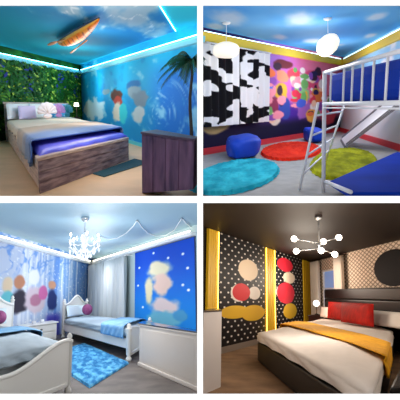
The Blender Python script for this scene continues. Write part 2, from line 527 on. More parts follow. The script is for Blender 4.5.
mk('mattress', drape(B1, 0.03, 0.985, 0.022, 0.968, 0.565, 0.3, 0.3, 0.3, 0.0, 0.004, 1.0), mat('led_lit_sheet', '6a6af0', 0.45), bed, smooth=True)  # blue-violet LED light on the sheet is put into its colour
tag(mk('duvet', drape(B1, 0.006, 0.998, 0.30, 0.90, 0.645, 0.2, 0.2, 0.0, 0.0, 0.01, 3.0, puff=0.02), mat('cream_cloth', 'f8e4cc', 0.85, var=0.04, vscale=4, bump=0.4), smooth=True, thick=0.02),
    'cream duvet spread over the weathered plank bed', 'duvet')
def throwcol(u, v):
    t = v
    c = mix(hx('7f9ac8'), hx('d8c0a8'), sm(0.25, 0.75, t + 0.15 * u))
    if t < 0.06: c = hx('3e66b4')
    return mix(c, hx('8aa0b8'), 0.5 * sm(0.2, 0.0, u))
tag(mk('throw_blanket', drape(B1, -0.01, 1.008, 0.075, 0.36, 0.685, 0.36, 0.2, 0.03, 0.0, 0.007, 9.0, na=50, col=throwcol), print_mat('print_cloth', 0.85), smooth=True, thick=0.015),
    'tan and grey blue throw hanging over the left rail of the plank bed', 'blanket')
def put_pillow(name, q, a, b, z, wa, hz, tb, m, label, lean=0.02, group=None, col=None, seed=0, cat='pillow'):
    s = S()
    X = (q(a + wa, b) - q(a - wa, b)) * 0.5
    Z = Vector((0, 0, hz)) + q.d(0, lean)
    T = q.d(0, tb)
    s.pillow(q(a, b, z + hz), X, Z, T, col=col, seed=seed)
    return tag(mk(name, s, m, smooth=True), label, cat, group)
WHITE = mat('white_cloth', 'f0eeee', 0.85)
def wavepil(u, v):
    n = nz(u * 5, v * 4, 2.0, 4)
    return mix(hx('4aa8e0'), hx('d8eef8'), sm(0.05, 0.35, n))
for i, a in enumerate((0.36, 0.78)):
    put_pillow('pillow', B1, a, 0.93, 0.63, 0.22, 0.225, 0.012, PRINT, ['blue wave print pillow leaning on the pale headboard, left of two', 'blue wave print pillow leaning on the pale headboard behind the teal shell cushion'][i], col=wavepil, seed=i)
put_pillow('pillow', B1, 0.15, 0.905, 0.66, 0.15, 0.21, 0.014, WHITE, 'white pillow at the left end of the pale headboard', seed=4)
put_pillow('pillow', B1, 0.43, 0.885, 0.66, 0.13, 0.21, 0.014, WHITE, 'white pillow behind the white shell cushion on the plank bed', seed=3)
put_pillow('cushion', B1, 0.25, 0.85, 0.665, 0.12, 0.18, 0.012, mat('lavender_cloth', 'dcc8e8', 0.85), 'lavender cushion between white pillow and white shell cushion', seed=5, cat='cushion')
def shell_cushion(q, a, b, z, wa, hz, tb, m, label):
    s = S()
    o = q(a, b, z); X = (q(a + wa, b) - q(a - wa, b)) * 0.5; T = q.d(0, tb); Z = Vector((0, 0, hz))
    for sg in (1, -1):
        def fn(u, v):
            th = math.pi * (-0.12 + 1.24 * u)
            rid = abs(math.sin(u * math.pi * 7))
            rr = v * (0.93 + 0.07 * rid)
            h = math.sqrt(max(0, 1 - v ** 3)) * (0.55 + 0.45 * rid) * min(1, v * 3 + 0.3)
            return o + Z * 0.85 + X * (rr * math.cos(th)) + Z * (rr * (math.sin(th) if math.sin(th) > 0 else math.sin(th) * 0.9) * 1.0 - 0.25 * (1 - v)) + T * (sg * h)
        s.grid(fn, 56, 10)
    # hinge roll at the foot of the shell
    s.ell(o + Z * 0.3, X * 0.45, T * 0.9, Z * 0.3)
    return tag(mk('shell_cushion', s, m, smooth=True), label, 'cushion', 'shell cushions on the plank bed')
shell_cushion(B1, 0.50, 0.75, 0.665, 0.155, 0.26, 0.012, mat('white_satin', 'ecdcdc', 0.5), 'white scalloped shell cushion, front and largest of the three')
shell_cushion(B1, 0.72, 0.80, 0.665, 0.125, 0.24, 0.010, mat('pink_satin', 'd08cc8', 0.5), 'pink scalloped shell cushion in the middle of the three')
shell_cushion(B1, 0.90, 0.83, 0.665, 0.12, 0.23, 0.010, mat('teal_satin', '2c7f8c', 0.5), 'teal scalloped shell cushion beside the pink one')

# bedside lamp in the corner
NS1 = Q((-0.95, 12.5), (-0.72, 13.0), (-0.76, 13.2), (-1.0, 12.8))
t = thing('nightstand', 'dark small nightstand in the corner beside the plank bed', 'nightstand', NS1(0.5, 0.5, 0))
s = S(); s.box8(NS1.box(0, 1, 0, 1, 0.05, 0.52)); mk('body', s, mat('dark_wood', '4a3428', 0.5), t, bevel=0.01)
s = S(); s.box8(NS1.box(-.05, 1.05, -0.05, 1.05, 0.52, 0.56)); mk('top', s, mat('dark_wood', '4a3428', 0.5), t, bevel=0.01)
t = thing('table_lamp', 'small lit lamp on the nightstand in the leafy corner', 'lamp', NS1(0.5, 0.5, 0.56))
s = S(); s.lathe(NS1(0.5, 0.5, 0.56), [(0.09, 0), (0.09, 0.02), (0.02, 0.05), (0.015, 0.45)], 14); mk('base', s, mat('dark_bronze', '3a3028', 0.4, 0.6), t, smooth=True)
s = S(); s.lathe(NS1(0.5, 0.5, 1.0), [(0.09, 0), (0.095, 0.03), (0.08, 0.13), (0.07, 0.14)], 18); mk('lamp_shade', s, mat('lamp_glow', 'fff0d8', 0.5, emit=5), t, smooth=True)

# canoe ornament under the ceiling
t = thing('canoe_ornament', 'orange outrigger canoe ornament hung under the wave print ceiling', 'ceiling ornament', (-0.46, 4.55, 2.4))
A = Vector((0.5, -1.85, 0.0)); Bv = Vector((0.05, 0.42, 0)); cc = Vector((-0.46, 4.6, 2.56))
def hull(u, v, k=1.0, dz=0.0):
    x = u * 2 - 1; th = math.pi * (v - 0.5)
    w = max(0.0, 1 - abs(x) ** 2.2)
    return cc + A * x + Bv * (w * math.sin(th) * k) + Vector((0, 0, -0.13 * w ** 0.6 * math.cos(th) * k + 0.07 * x * x + dz))
def hcol(u, v, p):
    x = u * 2 - 1
    e = abs(v - 0.5)
    c = mix(hx('ee9828'), hx('d86010'), sm(-0.2, 0.3, nz(u * 9, v * 2, 1)))
    if abs((u * 9) % 1 - 0.5) < 0.10 and 0.12 < u < 0.88 and e < 0.3: c = hx('7a2c10')
    if e > 0.36: c = hx('f4b848')
    return c
s = S(); s.grid(hull, 48, 16, hcol); mk('hull', s, print_mat('print_wood', 0.4), t, smooth=True, thick=0.02)
for sg in (0.0, 1.0):
    s = S(); s.tube([hull(i / 24, sg, 1.06) for i in range(25)], 0.022, 6); mk('gunwale', s, mat('navy_paint', '1c3a5c', 0.4), t, smooth=True)
for (a, b) in (((-1.17, 6.0, 2.5), (-0.55, 4.55, 2.52)), ((-0.73, 7.6, 2.5), (-0.22, 4.9, 2.52))):
    a = Vector(a); b = Vector(b)
    s = S(); s.tube([a, b], 0.015, 6)
    s.ell(a + (b - a) * 0.22, (b - a) * 0.24, Vector((0.0, 0.2, 0)), Vector((0, 0, 0.02)))
    mk('paddle', s, mat('paddle_wood', 'b87848', 0.5), t, smooth=True)
for k in (-1, 1):
    s = S(); s.tube([cc + Vector((.2 * k, -.8 * k, 0)), cc + Vector((.2 * k, -.8 * k, 0.14))], 0.01, 6); mk('hanger', s, mat('dark_bronze', '3a3028', 0.4, 0.6), t)

# dresser at the right
D1 = Q((0.53, -0.15), (0.985, -1.28), (1.10, -0.95), (0.80, 0.45))
DW = mat('violet_wood', '74567a', 0.6, color2='3c2c52', vscale=1.8, stretch=(9, 3, 1.2), bump=0.3)
t = thing('plank_dresser', 'tall dark violet brown plank dresser in front of the wave mural', 'dresser', D1(0.5, 0.5, 0))
def d1box(a0, a1, b0, b1, z1):
    # dresser foot cut upward towards the right, else it shows in the opening below
    zf = lambda a: 0.0 + 0.25 * max(0.0, a)
    p = D1.box(a0, a1, b0, b1, 0, z1)
    for i, a in ((0, a0), (1, a1), (2, a1), (3, a0)): p[i].z = zf(a)
    return p
s = S(); s.box8(d1box(0.0, 1, 0.02, 1, 0.775)); mk('body', s, DW, t)
s = S(); s.box8(D1.box(-0.01, 1, -0.03, 1, 0.775, 0.80)); mk('top', s, mat('violet_top', '4c3c58', 0.45, var=0.3), t)
for i in range(4):
    s = S(); s.box8(d1box(0.01 + i * 0.25, 0.01 + i * 0.25 + 0.24, -0.012, 0.02, 0.765)); mk('front_plank', s, DW, t, bevel=0.006)

# palm
t = thing('potted_palm', 'potted palm behind the dark dresser at the mural wall', 'palm', (1.70, 2.2, 0))
px, py = 1.60, 2.0
s = S(); s.lathe((px, py, 0), [(0.11, 0), (0.15, 0.28), (0.16, 0.3), (0.13, 0.3)], 16); mk('pot', s, mat('pot', '3a3a44', 0.5), t, smooth=True)
s = S(); s.tube([(px + 0.02 * math.sin(i), py, 0.28 + i * 0.2) for i in range(8)] + [(px - 0.01, py, 1.9)], [0.035, 0.034, 0.033, 0.03, 0.03, 0.028, 0.026, 0.025, 0.02], 8); mk('trunk', s, mat('palm_trunk', '23282c', 0.8), t, smooth=True)
PALM = mat('palm_leaf', '1e5a3e', 0.5, var=0.4, vscale=9)
for i in range(24):
    th = i * 2.399; el = 1.0 - 0.11 * (i % 10)
    L = 0.46 + 0.12 * random.random()
    L *= 1.2
    if math.cos(th) > 0: L *= 1 - 0.88 * math.cos(th)
    if math.sin(th) > 0: L *= 1 - 0.3 * math.sin(th)
    s = S()
    pts = []
    for j in range(10):
        u = j / 9
        r_ = L * u * math.cos(el * 0.6); zz = L * (u * math.sin(el) - 0.75 * u * u)
        pts.append(Vector((px + r_ * math.cos(th), py + r_ * math.sin(th) * 1.2, 1.88 + zz)))
    s.tube(pts, [0.008] * 6 + [0.006, 0.005, 0.004, 0.003], 4)
    for j in range(1, 10):
        p = pts[j]; dr = (pts[j] - pts[j - 1]).normalized(); sd = dr.cross(Vector((0, 0, 1))).normalized()
        for sg in (-1, 1):
            for kk in (0, 0.5):
                pp = p - (pts[j] - pts[j - 1]) * kk
                tip = pp + (sd * sg * 0.8 + dr * 0.9 + Vector((0, 0, -0.75))) * (min(0.13, L * 0.3) * (1.1 - 0.6 * j / 9))
                w = dr * 0.02
                s.add([pp - w, pp + w, tip + Vector((0, 0, .003))], [(0, 1, 2)])
    mk('frond', s, PALM, t)
# dark strip standing in for the bed's shade and teal reflection
tag(mk('rug', S().prism([(-0.12, 1.55), (0.06, 1.2), (0.98, 3.0), (0.72, 3.6)], 0.004, 0.015), mat('teal_bed_shade', '24505c', 0.9, var=0.3, vscale=12)), 'dark teal strip painting the shade on the floor along the foot of the plank bed', 'rug')

# ================================================================== ROOM 2: the play room (upper right)
room(2)
floor(2, mat('grey_carpet', 'b2aeaa', 0.95, var=0.18, vscale=5, bump=0.3))
TOY = [((8.3, 0.55), (0.6, 0.16), 'b8a070'), ((5.93, 1.78), (0.45, 0.3), 'e58fb0'), ((5.81, 1.25), (0.46, 0.41), '5a78d8'), ((4.94, 2.11), (0.57, 0.13), '6a3038'),
       ((4.93, 1.79), (0.44, 0.19), 'e08a6a'), ((5.04, 1.36), (0.44, 0.27), 'd9a83a'), ((4.76, 0.92), (0.39, 0.33), '34479a'), ((5.45, 0.99), (0.3, 0.27), '8a3050'),
       ((3.61, 1.67), (0.75, 0.23), 'e8e0e8'), ((3.73, 1.29), (0.66, 0.27), '8ac07a'), ((4.2, 1.87), (0.48, 0.17), 'e84a5a'), ((2.75, 1.75), (0.66, 0.3), 'd84a70'),
       ((3.4, 0.84), (0.62, 0.3), 'a060b0'), ((2.29, 1.26), (0.61, 0.25), 'e07838'), ((2.75, 0.64), (0.5, 0.23), 'f0a848'), ((1.23, 0.72), (0.79, 0.48), 'd84858'),
       ((1.68, 1.52), (0.74, 0.26), 'f07890'), ((5.32, 0.61), (0.31, 0.16), 'e8d0c0')]
_r = random.Random(5)
TOYS = [((_r.uniform(1.0, 6.0), _r.uniform(0.65, 2.05)), (_r.uniform(.12, .4), _r.uniform(.05, .16)), _r.choice(['e0b040', 'd83850', 'f0e0d8', '4a60c8', '8a4aa8', '3a2438', 'f090a0', '70a860', 'e87040', '2c2450', 'f8c8a8'])) for _ in range(70)]
def toywall(s, z):
    c = mix(hx('b060b8'), hx('e86a90'), sm(5.5, 2.5, s))
    c = mix(c, hx('f08aa0'), 0.5 * sm(1.3, 2.2, z) * sm(5.0, 2.0, s))
    c = mix(c, hx('8a7ad0'), 0.6 * sm(1.9, 2.3, z) * sm(3.5, 6.0, s))
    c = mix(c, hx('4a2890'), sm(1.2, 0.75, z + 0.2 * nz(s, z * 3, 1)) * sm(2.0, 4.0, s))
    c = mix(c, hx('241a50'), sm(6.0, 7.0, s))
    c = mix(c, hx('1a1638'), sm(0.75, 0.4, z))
    return blobs(blobs(c, s, z, TOY, 0.2, 0.5), s, z, TOYS, 0.15, 0.6)
wall(2, 'L', 'wall_left', toywall, print_mat('print_satin', 0.7))
def skywall(s, z):
    c = mix(hx('e6e4e4'), hx('f0dcd4'), sm(0.9, 1.4, z) * sm(6, 2, s))
    sky = mix(hx('58a8e4'), hx('9ad0f0'), sm(1.5, 2.2, z))
    n = nz(s * 0.6, z * 2.5, 6.0, 4)
    sky = mix(sky, hx('f4f6fa'), sm(0.05, 0.3, n))
    c = mix(c, sky, sm(1.48, 1.5, z))
    return mix(c, hx('e8c832'), sm(8.35, 8.4, s) * (1 - sm(1.38, 1.4, z)))
wall(2, 'R', 'wall_right', skywall)
CL = [((-1.35, 2.8), (0.36, 1.0)), ((-0.05, 3.35), (0.34, 1.0)), ((-0.55, 5.6), (0.2, .55)), ((0.25, 6.6), (0.3, .6)), ((1.35, 3.6), (0.22, .5)), ((1.6, 6.2), (0.15, .5)), ((-0.9, 7.2), (0.15, .4)), ((0.9, 7.8), (0.25, .4)), ((-1.75, 3.6), (0.2, .5))]
def skyceil(x, y):
    c = mix(hx('3a92dc'), hx('6ab0e2'), sm(-0.4, 0.4, nz(x * 0.9, y * 0.3, 2.0)))
    for (cx, cy), (rx, ry) in CL:
        d = math.hypot((x - cx) / rx, (y - cy) / ry) + 0.35 * nz(x * 4, y * 1.4, 4.0)
        c = mix(c, hx('e6dedc'), 0.6 * (1 - sm(0.3, 1.2, d)))
    return c
ceiling(2, skyceil)
YT = mat('yellow_trim', 'eccc3a', 0.5)
for i, (side, s1) in enumerate((('L', 8.85), ('R', 8.9))):
    r = S(); r.box8(wall_box(2, side, -0.05, s1, 2.33, 2.52, 0.0, 0.06)); struct('trim_%d' % (7 + i), r, YT)
    r = S(); r.box8(wall_box(2, side, -0.05, s1, 0.0, 0.14, 0.0, 0.05)); struct(['baseboard_left', 'baseboard_right'][i], r, mat('red_base', 'd8303a', 0.5))
    st = S(); st.tube([wall_point(2, side, x, 2.54, 0.05) for x in (0.36, s1 - 0.1)], 0.007, 6)
    tag(mk('led_strip', st, mat('led_skyblue', 'c8f0ff', 0.5, emit=4)), ['pale blue light strip on the yellow band above the pink mural', 'pale blue light strip on the yellow band above the bunk bed'][i], 'light strip', 'light strips on the yellow band')

# cow curtains
def cowcol(off):
    def f(u, v, p):
        s_ = off + u * 1.5; z_ = p.z
        n = nz(s_ * 1.75 + 3.3, z_ * 3.9, 12.5, 2)
        return mix(hx('f2f2f2'), hx('141418'), sm(0.03, 0.06, n))
    return f
for i, (s0, s1) in enumerate(((6.1, 7.56), (7.6, 9.05))):
    s = S()
    def fn(u, v, s0=s0, s1=s1):
        return wall_point(2, 'L', s0 + (s1 - s0) * u, 0.6 + 1.675 * v, 0.17 + 0.05 * math.sin(u * 32) * (0.7 + 0.3 * v))
    s.grid(fn, 120, 150, cowcol(i * 5.0))
    tag(mk('curtain', s, print_mat('print_cloth', 0.85), smooth=True, thick=0.01), ['black and white cow print curtain panel next to the pink mural', 'black and white cow print curtain panel at the front end of the mural wall'][i], 'curtain', 'cow print curtains')
s = S(); s.tube([wall_point(2, 'L', 6.0, 2.3, 0.17), wall_point(2, 'L', 8.85, 2.3, 0.17)], 0.016, 8)
cr = thing('curtain_rod', 'thin white rod carrying the cow print curtains', 'curtain rod', wall_point(2, 'L', 7.4, 2.3, 0.17))
mk('pole', s, mat('white_metal', 'eef0f2', 0.3, 0.0), cr, smooth=True)
for x in (6.05, 7.53, 8.8):
    s = S(); s.tube([wall_point(2, 'L', x, 2.3, 0.17), wall_point(2, 'L', x, 2.3, 0.0)], 0.012, 6); mk('bracket', s, mat('white_metal', 'eef0f2', 0.3), cr)

# rugs
def rug(name, c, A, B, col, col2, label, th=0.05, pile=0.02):
    c = Vector((*c, 0)); A = Vector((*A, 0)); B = Vector((*B, 0))
    s = S()
    def fn(u, v):
        th_ = u * 2 * math.pi
        w = 1 + 0.012 * math.sin(th_ * 37)
        p = c + A * (v * math.cos(th_) * w) + B * (v * math.sin(th_) * w)
        z = th * (1 if v < 0.97 else 0.15) + pile * nz(p.x * 16, p.y * 6, 1.0, 2)
        return Vector((p.x, p.y, max(0.004, z)))
    def cc(u, v, p):
        n = nz(p.x * 5, p.y * 1.7, 3.0, 4)
        n2 = random.random()
        return mix(mix(hx(col), hx(col2), sm(-0.35, 0.35, n)), hx(col2), 0.35 * n2)
    s.grid(fn, 150, 40, cc)
    return tag(mk(name, s, print_mat('print_pile', 0.95, spec=0.1), smooth=False), label, 'rug')
rug('shaggy_rug', (-0.93, 0.82), (0.62, 0.25), (-0.02, 1.72), '3cc8d8', '1a9ab0', 'turquoise oval shag rug in front of the cow curtains')
rug('shaggy_rug', (-0.2, 4.45), (0.66, 0.05), (0.05, 2.0), 'ee3a20', 'd82410', 'red oval shag rug below the pink mural')
rug('shaggy_rug', (0.78, 2.5), (0.55, -0.15), (0.3, 2.2), 'b8b81e', '7a7c0c', 'olive yellow oval shag rug behind the bunk bed ladder')

# bean bags
BB = mat('blue_vinyl', '1044c0', 0.6, spec=0.2, var=0.15, vscale=4)
for (c, A, Bv, Cz, lab) in (((-1.17, 3.35, 0.215), (0.26, 0.42, 0.0), (-0.18, 0.75, 0), (0.02, 0.03, 0.21), 'blue bean bag pouf in front of the cow curtain'),
                            ((0.34, 7.0, 0.19), (0.21, 0.1, 0.0), (-0.1, 0.8, 0), (0, 0.0, 0.185), 'blue bean bag pouf behind the red rug at the pink mural')):
    s = S(); s.ell(c, A, Bv, Cz, 36, 22, e=0.5, wob=0.12, seed=c[0])
    c = Vector(c)
    t = thing('bean_bag', lab, 'bean bag', (c.x, c.y, 0.005), 'blue bean bags')
    mk('body', s, BB, t, smooth=True)
    s = S(); s.tube([c + Vector(A) * math.cos(th) * 0.93 + Vector(Bv) * math.sin(th) * 0.93 + Vector(Cz) * 0.62 for th in [i * math.pi / 18 for i in range(37)]], 0.008, 5); mk('piping', s, mat('blue_piping', '2a5cd8', 0.4), t, smooth=True)

# pendants
def pendant(p, ax, tilt, label, strength, top):
    t = thing('cloud_pendant', label, 'pendant lamp', (p[0], p[1], p[2]), 'white glowing pendants in the play room')
    s = S(); s.ell(p, ax[0], ax[1], ax[2], 28, 18, e=0.9, wob=0.12, seed=p[0])
    mk('lamp_shade', s, mat('pendant_glow' + str(strength), 'f4ead6', 0.6, spec=0.1, emit=strength), t, smooth=True)
    s = S(); s.tube([(p[0], p[1], p[2] + 0.1), (p[0] + tilt, p[1], top - 0.02)], 0.006, 6); mk('cord', s, mat('white_metal', 'eef0f2', 0.3), t)
    s = S(); s.lathe((p[0] + tilt, p[1], top - 0.045), [(0.02, 0), (0.07, 0.012), (0.085, 0.045)], 18); mk('canopy', s, mat('white_metal', 'eef0f2', 0.3), t, smooth=True)
pendant((-1.475, 3.2, 2.105), ((0.265, 0, 0), (0, 0.25, 0), (0, 0, 0.155)), 0.01, 'wide flat glowing white pendant in front of the cow curtains', 0.7, 2.62)
pendant((0.47, 3.4, 2.13), ((0.175, 0, 0.15), (0, 0.19, 0), (-0.115, 0, 0.14)), -0.02, 'egg shaped glowing white pendant above the bunk bed ladder', 0.8, 2.62)

# bunk bed
MET = mat('white_bed_metal', 'f0f0f6', 0.35)
BLU = mat('blue_mattress', '0e3cb4', 0.8, var=0.25, vscale=1.5, bump=0.2, spec=0.1)
t = thing('bunk_bed', 'white metal tube bunk bed with blue mattresses at the right of the play room', 'bunk bed', (0.6, -0.5, 0.0))
def tb(name, pts, r, par=t, m=MET):
    s = S(); s.tube(pts, r, 10); return mk(name, s, m, par, smooth=True)
P0 = Vector((0.25, -0.5, 0)); RD = Vector((0.43, -1.9, 0)); ED = Vector((0.42, 1.5, 0))
UP = Vector((0, 0, 1))
tb('post', [P0 + Vector((0.03, 0, 0.0)), P0 + UP * 1.40], 0.024)
tb('post', [P0 + ED + UP * 1.0, P0 + ED + UP * 1.40], 0.022)
tb('top_rail', [P0 + UP * 1.385, P0 + RD * 1.18 + UP * 1.40], 0.018)
tb('bed_rail', [P0 + UP * 1.035, P0 + RD * 1.18 + UP * 1.035], 0.02)
tb('bed_rail', [P0 + UP * 0.99, P0 + RD * 1.18 + UP * 0.995], 0.008)
tb('bed_rail', [P0 + ED + UP * 1.03, P0 + ED + RD * 1.0 + Vector((.35, .6, 0)) + UP * 1.03], 0.018)
tb('end_rail', [P0 + UP * 1.385, P0 + ED + UP * 1.385], 0.016)
tb('end_rail', [P0 + UP * 1.035, P0 + ED + UP * 1.035], 0.018)
tb('lower_rail', [P0 + Vector((0.05, -0.1, 0.14)), (0.5, -1.38, 0.17)], 0.022)
for k in (0.133, 0.36, 0.49, 0.624, 0.755, 0.894, 1.03):
    tb('baluster', [P0 + RD * k + UP * 1.035, P0 + RD * k + UP * 1.39], 0.011)
for k in (0.3, 0.65):
    tb('baluster', [P0 + ED * k + UP * 1.035, P0 + ED * k + UP * 1.385], 0.01)
um = S()
UQ = Q((0.30, -0.48), (0.71, -2.40), (1.35, -1.2), (0.68, 0.95))
um.box8(UQ.box(0.0, 1.1, 0.03, 1.0, 1.05, 1.375))
u_ = mk('upper_mattress', um, BLU, t, bevel=0.09)
s = S()
for i in range(9):
    s.box8(UQ.box(0.02 + i * 0.11, 0.06 + i * 0.11, 0.0, 1.0, 1.025, 1.04))
mk('slat_base', s, MET, t)
s = S(); s.prism([(0.34, -0.66), (0.485, -1.36), (0.98, -1.32), (2.05, 1.35), (1.68, 2.6)], 0.10, 0.165)
mk('lower_mattress', s, BLU, t, bevel=0.02)
ld = thing('bunk_ladder', 'white metal ladder leaning against the bunk bed', 'ladder', (0.2, 0.4, 0.0))
A0, A1 = Vector((0.0, -0.45, 0.0)), Vector((0.185, -0.6, 1.05)); B0, B1_ = Vector((0.425, 1.93, 0.085)), Vector((0.62, 0.95, 1.05))
tb('side_rail', [A0, A1], 0.016, ld); tb('side_rail', [B0, B1_], 0.016, ld)
for k in (0.2, 0.42, 0.64, 0.86):
    tb('rung', [A0.lerp(A1, k), B0.lerp(B1_, k)], 0.012, ld)

# slide
sl = thing('slide', 'pale grey slide running down beside the white wall from the bunk bed', 'slide', (1.3, 5.0, 0.0))
n0, n1, f0, f1 = Vector((1.03, 5.0, 0.05)), Vector((1.75, 3.0, 1.0)), Vector((1.10, 7.0, 0.05)), Vector((1.75, 4.7, 0.96))
def slab(name, a, b, c, d, h, m, par):
    s = S(); s.box8([a, b, c, d, a + UP * h, b + UP * h, c + UP * h, d + UP * h]); return mk(name, s, m, par)
slab('slide_bed', n0, n1, f1, f0, 0.02, mat('slide_pale', 'dcdcdc', 0.35), sl)
slab('side_wall', n0 - UP * .05 , n1 - UP * .06, n1 + (f1 - n1) * 0.035 - UP * .06, n0 + (f0 - n0) * 0.035 - UP * .05, 0.10, mat('slide_grey', '6c6c70', 0.5), sl)
slab('side_wall', f0 + (n0 - f0) * 0.03 - UP * .03, f1 + (n1 - f1) * 0.03 - UP * .03, f1 - UP * .03, f0 - UP * .03, 0.10, mat('slide_grey', '6c6c70', 0.5), sl)
slab('foot', Vector((1.0, 5.05, 0.0)), Vector((1.06, 4.95, 0)), Vector((1.13, 6.9, 0)), Vector((1.07, 7.0, 0)), 0.05, mat('slide_dark', '505052', 0.5), sl)

# ================================================================== ROOM 3: the ice room (lower left)
room(3)
floor(3, mat('grey_floor', '786e68', 0.7, color2='584e4a', vscale=2.5, bump=0.15))
ICEB = [((7.2, 1.43), (0.31, 0.2), 'ecd2b0'), ((7.15, 1.08), (0.37, 0.21), '70c8d0'), ((6.55, 1.52), (0.35, 0.19), 'c98a6a'), ((6.48, 1.05), (0.59, 0.34), '3c3642'),
        ((5.68, 1.65), (0.41, 0.24), 'f4f4f8'), ((5.47, 1.06), (0.77, 0.38), 'dcc8d0'), ((5.47, 1.06), (0.42, 0.18), 'c08098'), ((4.98, 1.25), (0.38, 0.22), 'd870a8'),
        ((4.3, 1.49), (0.33, 0.14), 'd9a080'), ((4.25, 1.05), (0.42, 0.35), '2a3a74')]
def icewall(s, z):
    c = mix(hx('8cb4e4'), hx('ccd6ea'), sm(2.5, 6.5, s))
    c = mix(c, hx('2a6cc8'), 0.8 * sm(2.4, 0.4, s) * sm(-0.2, 0.3, nz(s * 0.8, z, 2)))
    tr = nz(s * 5.0, z * 0.25, 7.0, 3)
    c = mix(c, hx('f2f6fc'), 0.8 * sm(0.05, 0.3, tr))
    c = mix(c, hx('4a7cd0'), 0.6 * sm(0.05, 0.3, -tr) * sm(7.5, 4, s))
    sp = nz(s * 6, z * 16, 4.0, 2)
    c = mix(c, hx('ffffff'), 0.8 * sm(0.28, 0.4, sp))
    br = abs(nz(s * 1.6 + z * 1.2, z * 2.0 - s * 0.3, 3.0, 3))
    c = mix(c, hx('6a9ae0'), 0.8 * (1 - sm(0.02, 0.09, br)) * sm(1.5, 2.0, z))
    c = mix(c, hx('4838c0'), 0.8 * sm(0.75, 0.5, z) * sm(4.9, 4.4, s) * sm(3.2, 3.8, s))
    return blobs(c, s, z, ICEB, 0.25, 0.4)
wall(3, 'L', 'wall_left', icewall)
wall(3, 'R', 'wall_right', None, mat('pale_blue_wall', 'c4d8dc', 0.7))
ceiling(3, None, mat('gloss_ceiling', '9cbccc', 0.5, spec=0.25))
WT = mat('white_trim', 'f0f2f2', 0.6)
for i, (side, s1) in enumerate((('L', 8.4), ('R', 9.15))):
    r = S(); r.box8(wall_box(3, side, -0.05, s1, 2.38, 2.46, 0.0, 0.13)); struct('trim_%d' % (9 + i), r, WT)
    st = S(); st.tube([wall_point(3, side, x, 2.485, 0.13) for x in (0.68, s1 - 0.05)], 0.018, 6)
    tag(mk('led_strip', st, mat('led_warm', 'fff4dc', 0.5, emit=3)), ['warm white light strip in the cove over the icy forest mural', 'warm white light strip in the cove over the silver curtains'][i], 'light strip', 'warm light strips in the ice room')
# framed blue print
ELS = [((7.05, 1.75), (0.88, 0.26), 'f0e4c0'), ((7.25, 1.39), (0.65, 0.3), 'f2cdbd'), ((6.35, 1.26), (0.38, 0.4), 'eadcb4'), ((7.43, 0.84), (1.01, 0.22), 'ecd4d0'), ((7.36, 0.53), (1.27, 0.21), '74c0d8'), ((8.36, 0.62), (0.43, 0.14), '50a0d0')]
STARS = [(6.71, 2.22), (8.57, 2.03), (8.81, 1.69), (8.54, 1.32), (8.84, 1.2), (7.7, 2.01), (5.6, 1.9), (5.9, 0.8), (5.5, 1.4)]
def bluepic(u, v, p):
    s_ = 5.22 + 3.95 * u; z_ = 0.3 + 2.05 * v
    c = mix(hx('1c8ce8'), hx('0a4cc8'), sm(0.5, 2.2, z_))
    c = blobs(c, s_, z_, ELS, 0.35, 0.5)
    for a, b in STARS:
        d = math.hypot((s_ - a) / 0.09, (z_ - b) / 0.034)
        c = mix(c, hx('f4faff'), 1 - sm(0.5, 1.2, d))
    return c
pt = thing('mural_panel', 'tall blue panel print with soft pale shapes above the white dresser', 'picture', wall_point(3, 'R', 7.2, 0.3, 0.03))
s = S(); s.grid(lambda u, v: wall_point(3, 'R', 5.22 + 3.9 * u, 0.3 + 2.05 * v, 0.035), 130, 130, bluepic); mk('print', s, print_mat('print_satin', 0.7), pt)
s = S(); s.box8(wall_box(3, 'R', 5.2, 9.14, 0.28, 2.37, 0.005, 0.03)); mk('backing', s, mat('panel_back', '28406a', 0.6), pt)
# silver curtains
for i, (s0, s1) in enumerate(((0.3, 2.75), (2.8, 4.85))):
    s = S()
    def fn(u, v, s0=s0, s1=s1, i=i):
        return wall_point(3, 'R', s0 + (s1 - s0) * u, 0.05 + 2.255 * v, 0.22 + 0.09 * math.sin(u * 46 + i) + 0.03 * math.sin(u * 23 + 1 + v * 2))
    s.grid(fn, 120, 8)
    tag(mk('curtain', s, mat('silver_cloth', 'ccd2d4', 0.35, spec=0.6), smooth=True, thick=0.01), ['silver satin curtain panel in the far corner behind the twin bed', 'silver satin curtain panel beside the tall blue print'][i], 'curtain', 'silver curtains')
cr = thing('curtain_rod', 'white rod carrying the silver satin curtains', 'curtain rod', wall_point(3, 'R', 2.5, 2.33, 0.22))
s = S(); s.tube([wall_point(3, 'R', 0.25, 2.33, 0.22), wall_point(3, 'R', 4.95, 2.33, 0.22)], 0.018, 8); mk('pole', s, mat('white_metal', 'eef0f2', 0.3), cr, smooth=True)
for x in (0.3, 2.77, 4.9):
    s = S(); s.tube([wall_point(3, 'R', x, 2.33, 0.22), wall_point(3, 'R', x, 2.33, 0.0)], 0.014, 6); mk('bracket', s, mat('white_metal', 'eef0f2', 0.3), cr)

